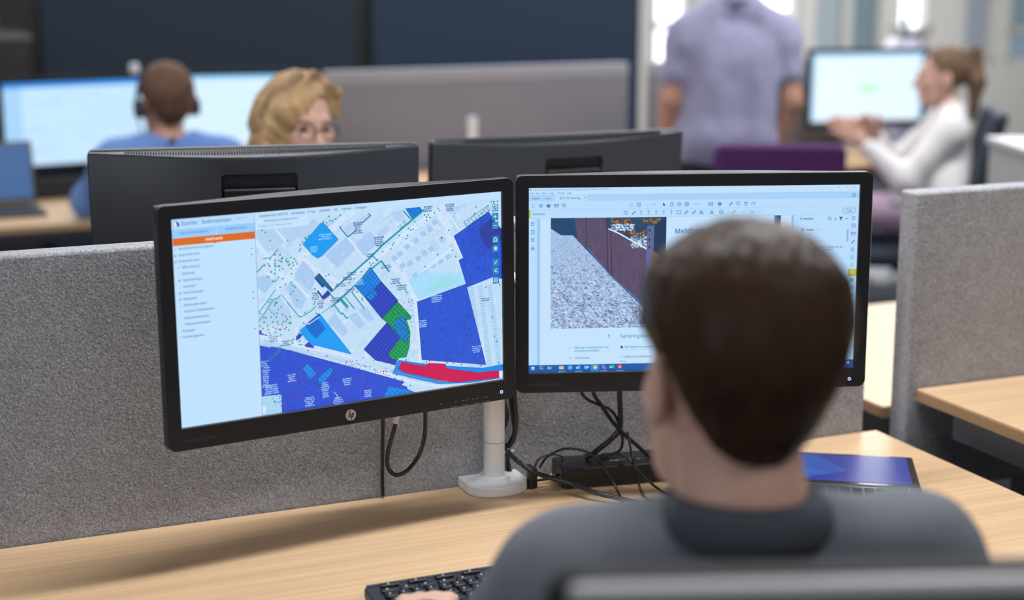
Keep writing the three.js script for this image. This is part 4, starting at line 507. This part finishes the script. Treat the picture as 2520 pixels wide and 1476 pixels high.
function nets(f, lo, hi, h) {
  const n = [0, 1, 2].map((i) => Math.max(2, Math.ceil((hi[i] - lo[i]) / h) + 1)), [nx, ny, nz] = n, F = new Float32Array(nx * ny * nz), id = (i, j, k) => (k * ny + j) * nx + i;
  for (let k = 0; k < nz; k++) for (let j = 0; j < ny; j++) for (let i = 0; i < nx; i++) F[id(i, j, k)] = f(lo[0] + i * h, lo[1] + j * h, lo[2] + k * h);
  const vid = new Int32Array(nx * ny * nz).fill(-1), P = [], I = [];
  for (let k = 0; k + 1 < nz; k++) for (let j = 0; j + 1 < ny; j++) for (let i = 0; i + 1 < nx; i++) {
    let c = 0, sx = 0, sy = 0, sz = 0; const v = [];
    for (let q = 0; q < 8; q++) v.push(F[id(i + (q & 1), j + (q >> 1 & 1), k + (q >> 2))]);
    let neg = 0; for (const a of v) if (a < 0) neg++; if (!neg || neg === 8) continue;
    for (let q = 0; q < 8; q++) for (const b of [1, 2, 4]) if (!(q & b)) { const a = v[q], d = v[q | b]; if ((a < 0) !== (d < 0)) { const t = a / (a - d); sx += (q & 1) + (b === 1 ? t : 0); sy += (q >> 1 & 1) + (b === 2 ? t : 0); sz += (q >> 2) + (b === 4 ? t : 0); c++; } }
    vid[id(i, j, k)] = P.length / 3; P.push(lo[0] + (i + sx / c) * h, lo[1] + (j + sy / c) * h, lo[2] + (k + sz / c) * h);
  }
  const quad = (a, b, c, d, fl) => { if (a < 0 || b < 0 || c < 0 || d < 0) return; fl ? I.push(a, b, c, a, c, d) : I.push(a, c, b, a, d, c); };
  for (let k = 1; k + 1 < nz; k++) for (let j = 1; j + 1 < ny; j++) for (let i = 1; i + 1 < nx; i++) {
    const s = F[id(i, j, k)] < 0;
    if (s !== F[id(i + 1, j, k)] < 0) quad(vid[id(i, j - 1, k - 1)], vid[id(i, j, k - 1)], vid[id(i, j, k)], vid[id(i, j - 1, k)], s);
    if (s !== F[id(i, j + 1, k)] < 0) quad(vid[id(i - 1, j, k - 1)], vid[id(i - 1, j, k)], vid[id(i, j, k)], vid[id(i, j, k - 1)], s);
    if (s !== F[id(i, j, k + 1)] < 0) quad(vid[id(i - 1, j - 1, k)], vid[id(i, j - 1, k)], vid[id(i, j, k)], vid[id(i - 1, j, k)], s);
  }
  const g = new THREE.BufferGeometry(), N = new Float32Array(P.length), e = h * .5;
  for (let q = 0; q < P.length; q += 3) { const x = P[q], y = P[q + 1], z = P[q + 2], a = f(x + e, y, z) - f(x - e, y, z), b = f(x, y + e, z) - f(x, y - e, z), c = f(x, y, z + e) - f(x, y, z - e), l = Math.hypot(a, b, c) || 1; N[q] = a / l; N[q + 1] = b / l; N[q + 2] = c / l; }
  g.setAttribute('position', new THREE.Float32BufferAttribute(P, 3)); g.setAttribute('normal', new THREE.BufferAttribute(N, 3)); g.setIndex(I); return g;
}
const add = (a, b, k = 1) => [a[0] + b[0] * k, a[1] + b[1] * k, a[2] + b[2] * k], mid = (a, b, t = .5) => [a[0] + (b[0] - a[0]) * t, a[1] + (b[1] - a[1]) * t, a[2] + (b[2] - a[2]) * t];
const bounds = (pts, m) => [[0, 1, 2].map((i) => Math.min(...pts.map((p) => p[i])) - m), [0, 1, 2].map((i) => Math.max(...pts.map((p) => p[i])) + m)];

// head, face towards local +z, origin between the ears a little above them
const headField = (() => {
  const fs = [ell([0, .032, -.018], [.074, .088, .094]), ell([0, -.03, .022], [.063, .082, .068]), bone([-.03, -.085, .035], [.03, -.085, .035], .022), bone([0, -.098, .062], [0, -.09, .06], .02)];
  const base = uni(fs, .035), nose = bone([0, .008, .086], [0, -.032, .106], .008, .0125), wings = bone([-.011, -.034, .094], [.011, -.034, .094], .009), brow = bone([-.034, .022, .08], [.034, .022, .08], .009), lips = bone([-.018, -.062, .088], [.018, -.062, .088], .0075), lip2 = bone([-.015, -.073, .086], [.015, -.073, .086], .0075), cheek = [bone([-.042, -.022, .062], [-.04, -.03, .06], .018), bone([.042, -.022, .062], [.04, -.03, .06], .018)];
  return (x, y, z) => {
    let d = base(x, y, z); d = smin(d, brow(x, y, z), .014); for (const c of cheek) d = smin(d, c(x, y, z), .02); d = smin(d, nose(x, y, z), .012); d = smin(d, wings(x, y, z), .01); d = smin(d, lips(x, y, z), .006); d = smin(d, lip2(x, y, z), .006);
    const ax = Math.abs(x) - .032, s = Math.sqrt(ax * ax + (y - .004) ** 2 + (z - .096) ** 2) - .017; d = -smin(-d, s, .012);             // eye sockets
    const ex = Math.abs(x) - .031, eye = Math.sqrt(ex * ex + (y - .003) ** 2 + (z - .071) ** 2) - .0125; d = smin(d, eye, .004);
    // ears
    const qx = Math.abs(x) - .079, er = Math.sqrt((qx / .011) ** 2 + ((y + .012) / .034) ** 2 + ((z + .012 + qx * .5) / .021) ** 2) - 1, ear = er * .011, con = Math.sqrt(((Math.abs(x) - .091) / .007) ** 2 + ((y + .008) / .018) ** 2 + ((z + .006) / .011) ** 2) - 1;
    d = smin(d, Math.max(ear, -con * .006), .006); return d;
  };
})();
function hand(w, dir, up, thumbSide, curl) {           // wrist, direction of the fingers, back-of-hand normal, side of the thumb, bend per joint
  const d = V(...dir).normalize(), n = V(...up); n.addScaledVector(d, -n.dot(d)).normalize(); const s = V().crossVectors(d, n).multiplyScalar(thumbSide);
  const at = (a, b, c) => V(...w).addScaledVector(d, a).addScaledVector(s, b).addScaledVector(n, c).toArray(), palm = [], fingers = [];
  const L = [[.028, .084, [.04, .026, .02]], [.009, .09, [.045, .03, .022]], [-.011, .086, [.042, .028, .021]], [-.03, .077, [.034, .021, .018]]];
  for (const [b, a, seg] of L) { palm.push(bone(at(.005, b * .6, 0), at(a, b, .002), .014, .0115)); let p = [a, b, .002], ang = -curl * .5; let prev = at(...p); seg.forEach((l, i) => { ang -= 0; const th = -(curl * (i + .6)); p = [p[0] + Math.cos(th) * l, p[1] + b * .02, p[2] + Math.sin(th) * l]; const q = at(...p); fingers.push(bone(prev, q, .0098 - i * .0009, .0092 - i * .0011)); prev = q; }); }
  const t0 = at(.02, .026, -.006), t1 = at(.05, .048, -.012), t2 = at(.076, .056, -.02), t3 = at(.096, .052, -.03);
  const fs = [uni(palm, .012), bone(t0, t1, .014, .012), bone(t1, t2, .0115, .0105), bone(t2, t3, .0105, .0085), bone(at(-.03, 0, 0), at(.02, 0, 0), .022, .02)];
  const P = uni(fs, .008), Fg = uni(fingers, .003), f = (x, y, z) => smin(P(x, y, z), Fg(x, y, z), .005);
  const c = at(.075, 0, -.02); return nets(f, add(c, [-.13, -.13, -.13]), add(c, [.13, .13, .13]), .0042);
}
const skin1 = MP({ color: lin(.50, .27, .19), roughness: .52, sheen: .2, sheenRoughness: .5, sheenColor: lin(1, .7, .6) });
function place(g, o, ry, rx = 0, rz = 0) { return g.applyMatrix4(new THREE.Matrix4().makeRotationFromEuler(new THREE.Euler(rx, ry, rz, 'YXZ')).setPosition(...o)); }
function person(name, label, c) {
  const t = thing('person', label, 'person', c.base), b = c.base, rel = (p) => [p[0] - b[0], p[1] - b[1], p[2] - b[2]], J = {}; for (const k in c.J) J[k] = rel(c.J[k]);
  const H = J.head, k = c.slim ?? 1, lat = (a, q, m) => mid(a, q, m), chestL = mid(J.shL, J.shR, .28), chestR = mid(J.shL, J.shR, .72), hc = mid(J.hipL, J.hipR), nb = J.neck, down = [0, -.1, 0], fwd = c.fwd ?? [0, 0, 0];
  const torso = (e) => [bone(add(hc, [0, .03, 0]), add(mid(J.shL, J.shR), [0, -.09, 0]), .094 * k + e, .088 * k + e), bone(add(J.hipL, [0, .02, 0]), add(chestL, [0, -.11, 0]), .098 * k + e, .092 * k + e), bone(add(J.hipR, [0, .02, 0]), add(chestR, [0, -.11, 0]), .098 * k + e, .092 * k + e), bone(J.hipL, J.hipR, .105 * k + e), bone(add(J.shL, [0, -.03, 0]), add(J.shR, [0, -.03, 0]), .062 * k + e), bone(nb, mid(nb, J.shL, .8), .045 + e, .05 * k + e), bone(nb, mid(nb, J.shR, .8), .045 + e, .05 * k + e)];
  const upper = (e) => [bone(J.shL, J.elL, .056 * k + e, .042 * k + e), bone(J.shR, J.elR, .056 * k + e, .042 * k + e)], lower = (e) => [bone(J.elL, J.wrL, .042 * k + e, .028 * k + e), bone(J.elR, J.wrR, .042 * k + e, .028 * k + e)];
  const legs = (e) => [bone(J.hipL, J.knL, .088 * k + e, .06 * k + e), bone(J.hipR, J.knR, .088 * k + e, .06 * k + e), bone(J.knL, J.anL, .058 * k + e, .04 * k + e), bone(J.knR, J.anR, .058 * k + e, .04 * k + e)];
  const toe = (a) => add(a, c.toe ?? [0, -.04, .16]), all = Object.values(J), skinM = c.skin ?? skin1;
  const neckB = bone(add(nb, [0, -.02, 0]), add(H, [c.neckTop?.[0] ?? 0, -.06, c.neckTop?.[1] ?? 0]), (c.neckR ?? .058) * k, (c.neckR ?? .056) * k - .004);
  const bodyF = uni([...torso(-.012), ...upper(-.003), ...lower(0), ...legs(-.012), neckB], .03), [lo, hi] = bounds(all, .16);
  const ry = c.ry, rx = c.rx ?? 0, rz = c.rz ?? 0, hs = c.headScale ?? 1, geos = [nets(bodyF, lo, hi, .014)];
  geos.push(place(nets(headField, [-.115, -.14, -.14], [.115, .14, .14], .005).scale(hs, hs, hs), H, ry, rx, rz));
  for (const s of ['L', 'R']) { const h = c['hand' + s]; if (h) geos.push(hand(J['wr' + s], h.dir, h.up, h.thumb, h.curl ?? .35)); }
  part('body', mergeGeometries(geos.map((g) => { g = g.toNonIndexed(); g.deleteAttribute('uv'); return g; })), skinM, t);
  // clothes
  const fold = (x, y, z, a) => a * (noise3(x * 11 + 3, y * 7, z * 11) + .5 * noise3(x * 24, y * 15 + 9, z * 24));
  const lowArm = c.sleeve === 'long' ? [...upper(.012), bone(J.elL, mid(J.elL, J.wrL, .82), .042 * k + .013, .03 * k + .014), bone(J.elR, mid(J.elR, J.wrR, .82), .042 * k + .013, .03 * k + .014)] : [bone(J.shL, mid(J.shL, J.elL, .56), .058 * k + .012, .052 * k + .016), bone(J.shR, mid(J.shR, J.elR, .56), .058 * k + .012, .05 * k + .016)];
  const sF = uni([...torso(c.loose ?? .012), ...lowArm], .035), nk = bone(add(nb, [0, -.01, 0]), add(H, [0, .02, 0]), .062 * k, .085), hemY = hc[1] + (c.hem ?? -.06);
  const shirtF = (x, y, z) => { let d = sF(x, y, z) + fold(x, y, z, c.folds ?? .005); d = Math.max(d, hemY - y); if (c.sleeve !== 'long') d = Math.max(d, -1); return -smin(-d, nk(x, y, z), .01); };
  part('shirt', nets(shirtF, lo, hi, c.cell ?? .011), c.shirt, t, c.shirtLabel);
  if (c.collar) { const cb = add(nb, c.collar.off ?? [0, 0, 0]), ring = new THREE.TorusGeometry(c.collar.R ?? .064 * k, c.collar.r ?? .016, 14, 48).scale(1, 1.12, c.collar.h ?? 1.6).rotateX(Math.PI / 2 + (c.collar.tilt ?? .25)).rotateY(ry).translate(...cb); part('collar', ring, c.collar.mat, t); }
  const tF = uni([...legs(.008), bone(J.hipL, J.hipR, .108 * k + .006), bone(add(J.hipL, [0, .05, 0]), add(J.hipR, [0, .05, 0]), .1 * k)], .035), ank = Math.min(J.anL[1], J.anR[1]);
  part('trousers', nets((x, y, z) => Math.max(tF(x, y, z) + fold(x, y, z, .004), y - hc[1] - .1, ank + .005 - y), lo, hi, .014), c.trousers, t, c.trousersLabel);
  for (const s of ['L', 'R']) { const a = J['an' + s], tt = toe(a), sf = uni([bone(add(a, [0, -.035, 0]), tt, .038, .032), bone(add(a, [0, 0, 0]), add(a, [0, -.04, 0]), .042)], .02), fl = -b[1] + .004; part('shoe', nets((x, y, z) => Math.max(sf(x, y, z), fl - y), ...bounds([a, tt], .07), .009), c.shoes ?? std(.02, .02, .022, .5), t); }
  // hair in the head's own frame
  if (c.hair) { // strands of lighter and darker hair
    const g = nets(c.hair.f, c.hair.lo, c.hair.hi, c.hair.h ?? .005), p = g.attributes.position, col = new Float32Array(p.count * 3), st = c.hair.streak ?? .3, fr = c.hair.fine ?? 1;
    for (let i = 0; i < p.count; i++) { const x = p.getX(i), y = p.getY(i), z = p.getZ(i), v = 1 + st * (noise3(x * 75 * fr + 4 * Math.sin(y * 22), y * 7, z * 75 * fr) + .5 * noise3(x * 30, y * 9 + 7, z * 30)); col[i * 3] = v; col[i * 3 + 1] = v * (1 - .06 * (1 - v)); col[i * 3 + 2] = v; }
    g.setAttribute('color', new THREE.BufferAttribute(col, 3)); part('hair', place(g.scale(hs, hs, hs), H, ry, rx, rz), c.hair.mat, t, c.hair.label); }
  for (const e of c.extras ?? []) part(e.name, place(e.g().scale(hs, hs, hs), H, ry, rx, rz), e.mat, t, e.label);
  if (c.hair) for (const s of [-1, 1]) part('eye', place(new THREE.SphereGeometry(.0105, 16, 12).translate(s * .031, .003, .0755), H, ry, rx, rz), std(.06, .045, .04, .25), t);
  return t;
}
const hairM = (r, g, b, ro = .45) => MP({ color: lin(r, g, b), roughness: ro, specularIntensity: .24, vertexColors: true });
// cropped hair: inflated skull, thicker on top, cut along a hairline
const shortHair = (topT, sideT, nape, strand = .003) => { const sk = ell([0, .032, -.018], [.074, .088, .094]), s2 = ell([0, -.02, -.042], [.052, .062, .052]); return (x, y, z) => {
  const up = Math.max(0, Math.min(1, (y + .02) / .12)), th = sideT + (topT - sideT) * up + .006 * Math.max(0, -z / .09) * up; const low = Math.max(0, Math.min(1, (-.02 - y) / .06)); let d = smin(sk(x, y, z), s2(x, y, z), .03) - th * (1 - .75 * low) * Math.max(.12, Math.min(1, Math.max(0, -Math.max(.018 - y - Math.max(0, -(z + .034)) * 3.0, nape - y)) / .034));
  d += strand * noise3(x * 150 + z * 40, y * 34, z * 60) + strand * .5 * noise3(x * 46, y * 14 + 5, z * 20);
  const front = z - .028 - .35 * (y - .03) * (y > .03 ? -1.2 : 1) - (y > .075 ? .055 : 0), side = (nape - y) - .9 * Math.max(0, -.045 - z) * 0, sideLine = .018 - y - Math.max(0, -(z + .034)) * 3.0;   // hairline drops behind the ear
  d = Math.max(d, front, Math.max(nape - y, sideLine)); return d; }; };
const dark = hairM(.050, .027, .017, .42);
// the man in the foreground, seen from behind, facing the monitors
person('person', 'man in a grey top at the front desk, seen from behind with dark short hair', {
  base: [-.16, 0, 1.22], ry: rad(174), rx: rad(6), rz: rad(4), neckR: .064, headScale: 1.0, k: 1, folds: .007, cell: .009,
  J: { head: [-.157, 1.222, 1.142], neck: [-.158, 1.070, 1.185], shL: [-.300, 1.018, 1.10], shR: [.006, 1.036, 1.215], elL: [-.350, .81, .875], wrL: [-.278, .793, .618], elR: [.11, .83, 1.0], wrR: [.07, .79, .72], hipL: [-.245, .585, 1.19], hipR: [-.075, .585, 1.255], knL: [-.10, .56, .80], knR: [.08, .56, .87], anL: [-.09, .085, .82], anR: [.10, .085, .89] },
  toe: [.05, -.045, -.15], neckTop: [-.005, .02], skin: MP({ color: lin(.70, .42, .32), roughness: .5 }),
  handL: { dir: [.42, -.12, -.9], up: [0, 1, -.1], thumb: 1, curl: .42 }, handR: { dir: [-.05, -.1, -1], up: [0, 1, 0], thumb: -1, curl: .3 },
  sleeve: 'long', loose: .016, shirt: std(.15, .165, .195, .93), shirtLabel: 'grey long-sleeved top', trousers: std(.02, .024, .035, .9),
  collar: { mat: std(.06, .068, .085, .93), R: .062, r: .018, h: 1.35, tilt: .10, off: [-.006, .03, .0] },
  hair: { f: shortHair(.030, .009, -.085, .0018), lo: [-.13, -.14, -.15], hi: [.13, .17, .13], h: .004, mat: dark, label: 'short dark brown hair' },
});
// woman behind the monitor back
const blonde = hairM(.40, .26, .135, .5);
const wavy = (x0, y, z0) => {
  const low = Math.max(0, Math.min(1, (.04 - y) / .08)), x = x0 + low * (.008 * Math.sin(y * 46 + 1) + .004 * Math.sin(y * 95 + z0 * 40)), z = z0 + low * .007 * Math.sin(y * 44 + x0 * 30);
  let d = ell([0, .034, -.018], [.083, .096, .101])(x, y, z);
  d = -smin(-d, ell([.034, -.022, .115], [.066, .122, .088])(x, y, z), .01);                                    // open over forehead and face
  d = smin(d, bone([-.028, .112, .03], [-.07, .03, .042], .022, .03)(x, y, z), .02); d = smin(d, bone([-.07, .03, .042], [-.10, -.06, .03], .034, .042)(x, y, z), .025); d = smin(d, bone([-.10, -.06, .03], [-.105, -.2, .01], .044, .05)(x, y, z), .02); // heavy fall on one side
  d = smin(d, bone([.02, .12, .02], [.074, .085, .045], .016, .012)(x, y, z), .014); d = smin(d, bone([.074, .085, .045], [.088, .03, .02], .012, .014)(x, y, z), .012);   // lock swept over the temple
  d = smin(d, bone([.078, .05, -.02], [.084, -.15, -.035], .02, .026)(x, y, z), .02); d = smin(d, bone([-.01, .0, -.06], [-.02, -.18, -.075], .082, .068)(x, y, z), .03);
  return d + .0022 * noise3(x * 90, y * 10, z * 90) + .0016 * noise3(x * 200, y * 20, z * 200); };
person('person', 'blonde woman with glasses looking down behind the dark monitor back', {
  base: [.17, 0, -1.6], ry: rad(14), rx: rad(5), rz: rad(-3),
  J: { head: [.155, 1.200, -1.43], neck: [.165, 1.06, -1.535], shL: [-.005, 1.03, -1.52], shR: [.335, 1.03, -1.55], elL: [-.06, .83, -1.33], wrL: [.03, .80, -1.07], elR: [.39, .83, -1.36], wrR: [.30, .80, -1.08], hipL: [.08, .57, -1.60], hipR: [.25, .57, -1.60], knL: [.06, .56, -1.20], knR: [.27, .56, -1.20], anL: [.06, .085, -1.22], anR: [.27, .085, -1.22] },
  slim: .9, sleeve: 'long', shirt: std(.05, .07, .14, .9), trousers: std(.03, .035, .05, .9), toe: [0, -.045, .15],
  handL: { dir: [.2, -.1, 1], up: [0, 1, 0], thumb: -1, curl: .35 }, handR: { dir: [-.2, -.1, 1], up: [0, 1, 0], thumb: 1, curl: .35 },
  skin: MP({ color: lin(.62, .36, .28), roughness: .5 }),
  hair: { f: wavy, lo: [-.17, -.24, -.17], hi: [.15, .17, .14], h: .005, mat: blonde, streak: .62, fine: .8, label: 'shoulder-length wavy blonde hair' },
  extras: [{ name: 'glasses', mat: std(.06, .05, .05, .3), g: () => merge([-1, 1].flatMap((s) => [new THREE.TorusGeometry(.021, .0014, 8, 32).scale(1.12, .9, 1).translate(s * .031, -.002, .1), rod([s * .054, .002, .098], [s * .082, .004, -.005], .0014, 8)]).concat([rod([-.009, .002, .104], [.009, .002, .104], .0014, 8)])) }],
});
// man in blue with a headset, seen from behind
person('person', 'man in a blue shirt wearing a headset, seen from behind at far left', {
  base: [.15, 0, -2.86], ry: rad(186), rx: rad(8),
  J: { head: [.142, 1.118, -2.985], neck: [.14, .995, -2.95], shL: [-.045, .94, -2.95], shR: [.325, .94, -2.93], elL: [-.11, .80, -3.08], wrL: [-.02, .79, -3.28], elR: [.39, .80, -3.08], wrR: [.30, .79, -3.28], hipL: [.06, .56, -2.80], hipR: [.235, .56, -2.80], knL: [.05, .55, -3.2], knR: [.25, .55, -3.2], anL: [.05, .085, -3.2], anR: [.25, .085, -3.2] },
  toe: [0, -.045, -.15], sleeve: 'long', shirt: std(.14, .27, .60, .9), trousers: std(.03, .03, .04, .9),
  handL: { dir: [.1, -.1, -1], up: [0, 1, 0], thumb: 1, curl: .35 }, handR: { dir: [-.1, -.1, -1], up: [0, 1, 0], thumb: -1, curl: .35 },
  hair: { f: shortHair(.018, .008, -.07, .002), lo: [-.12, -.13, -.14], hi: [.12, .16, .12], h: .005, mat: hairM(.13, .075, .05, .6), label: 'short brown hair' },
  extras: [{ name: 'headset', mat: black, g: () => merge([new THREE.TorusGeometry(.1, .007, 10, 40, Math.PI).scale(.98, 1.32, 1).translate(0, .0, -.005), cyl(.03, .03, .022, 0, 0, 0, 24).rotateZ(Math.PI / 2).translate(.094, -.012, -.008), cyl(.03, .03, .022, 0, 0, 0, 24).rotateZ(Math.PI / 2).translate(-.094, -.012, -.008), rod([.1, -.03, 0], [.06, -.085, .1], .003, 8)]) }],
});
// standing man, head above the frame
person('person', 'standing man in a lilac grey short-sleeved shirt, seen from behind, hands down', {
  base: [2.31, 0, -3.02], ry: rad(172), folds: .009, hem: -.16, loose: .02, cell: .012,
  J: { head: [2.325, 1.57, -3.08], neck: [2.325, 1.415, -3.04], shL: [2.145, 1.305, -3.09], shR: [2.49, 1.305, -2.955], elL: [2.09, 1.05, -3.09], wrL: [2.10, .81, -3.14], elR: [2.515, 1.05, -2.91], wrR: [2.47, .82, -2.97], hipL: [2.215, .90, -3.06], hipR: [2.375, .90, -3.0], knL: [2.21, .49, -3.07], knR: [2.40, .49, -3.0], anL: [2.20, .09, -3.05], anR: [2.41, .09, -2.98] },
  toe: [.05, -.045, -.15], sleeve: 'short', shirt: std(.34, .34, .50, .92), shirtLabel: 'lilac grey polo shirt', trousers: std(.018, .024, .034, .9), skin: MP({ color: lin(.48, .25, .18), roughness: .52 }),
  collar: { mat: std(.34, .34, .50, .92), r: .014, h: 1.4, tilt: .2, off: [0, .005, 0] },
  handL: { dir: [.1, -1, -.15], up: [-1, 0, .3], thumb: 1, curl: .25 }, handR: { dir: [-.15, -1, -.15], up: [1, 0, 0], thumb: -1, curl: .25 },
  hair: { f: shortHair(.018, .008, -.07, .002), lo: [-.12, -.13, -.14], hi: [.12, .16, .12], h: .006, mat: hairM(.05, .035, .025, .5) },
});
// seated woman at right, in profile
const pony = (x, y, z) => { const sk = ell([0, .034, -.018], [.08, .094, .1]), cap = sk(x, y, z); let d = Math.max(cap, z - .05 + .8 * Math.max(0, .07 - y) , -.04 - y - 1.1 * Math.max(0, -(z + .03))); d = smin(d, bone([0, .085, -.10], [0, .09, -.13], .022, .03)(x, y, z), .015); d = smin(d, bone([0, .082, -.128], [.0, -.02, -.135], .028, .036)(x, y, z), .02); d = smin(d, bone([0, -.02, -.135], [0, -.17, -.125], .036, .016)(x, y, z), .02); return d + .0025 * noise3(x * 100, y * 24, z * 60); };
person('person', 'woman with a brown ponytail and white jumper seated in profile at right', {
  base: [3.215, 0, -2.903], ry: rad(-122), rx: rad(2),
  J: { head: [3.290, 1.115, -3.008], neck: [3.320, 0.980, -2.978], shL: [3.220, 0.925, -2.838], shR: [3.390, 0.925, -3.108], elL: [3.045, 0.720, -2.883], wrL: [2.940, 0.862, -3.043], elR: [3.205, 0.730, -3.193], wrR: [3.055, 0.875, -3.113], hipL: [3.200, 0.560, -2.803], hipR: [3.290, 0.560, -2.953], knL: [2.875, 0.600, -2.983], knR: [2.945, 0.585, -3.123], anL: [2.865, 0.085, -3.003], anR: [2.965, 0.085, -3.163] },
  toe: [-.14, -.045, -.08], slim: .88, sleeve: 'long', shirt: std(.74, .72, .72, .9), shirtLabel: 'white jumper', trousers: std(.44, .30, .42, .9), trousersLabel: 'pale lilac trousers',
  handL: { dir: [-.6, .5, -.35], up: [-.3, .2, .8], thumb: 1, curl: .6 }, handR: { dir: [-.6, .5, .1], up: [.2, .3, -.8], thumb: -1, curl: .6 },
  skin: MP({ color: lin(.58, .34, .26), roughness: .5 }), shoes: std(.5, .5, .52, .5),
  hair: { f: pony, lo: [-.12, -.2, -.23], hi: [.12, .16, .12], h: .005, mat: hairM(.16, .10, .065, .5), label: 'brown hair tied in a ponytail' },
  extras: [{ name: 'hair_band', mat: black, g: () => new THREE.TorusGeometry(.026, .011, 10, 28).translate(0, .09, -.125) }],
});

scene.traverse((o) => { if (o.isLight) o.castShadow = true; });
renderer.render(scene, camera);
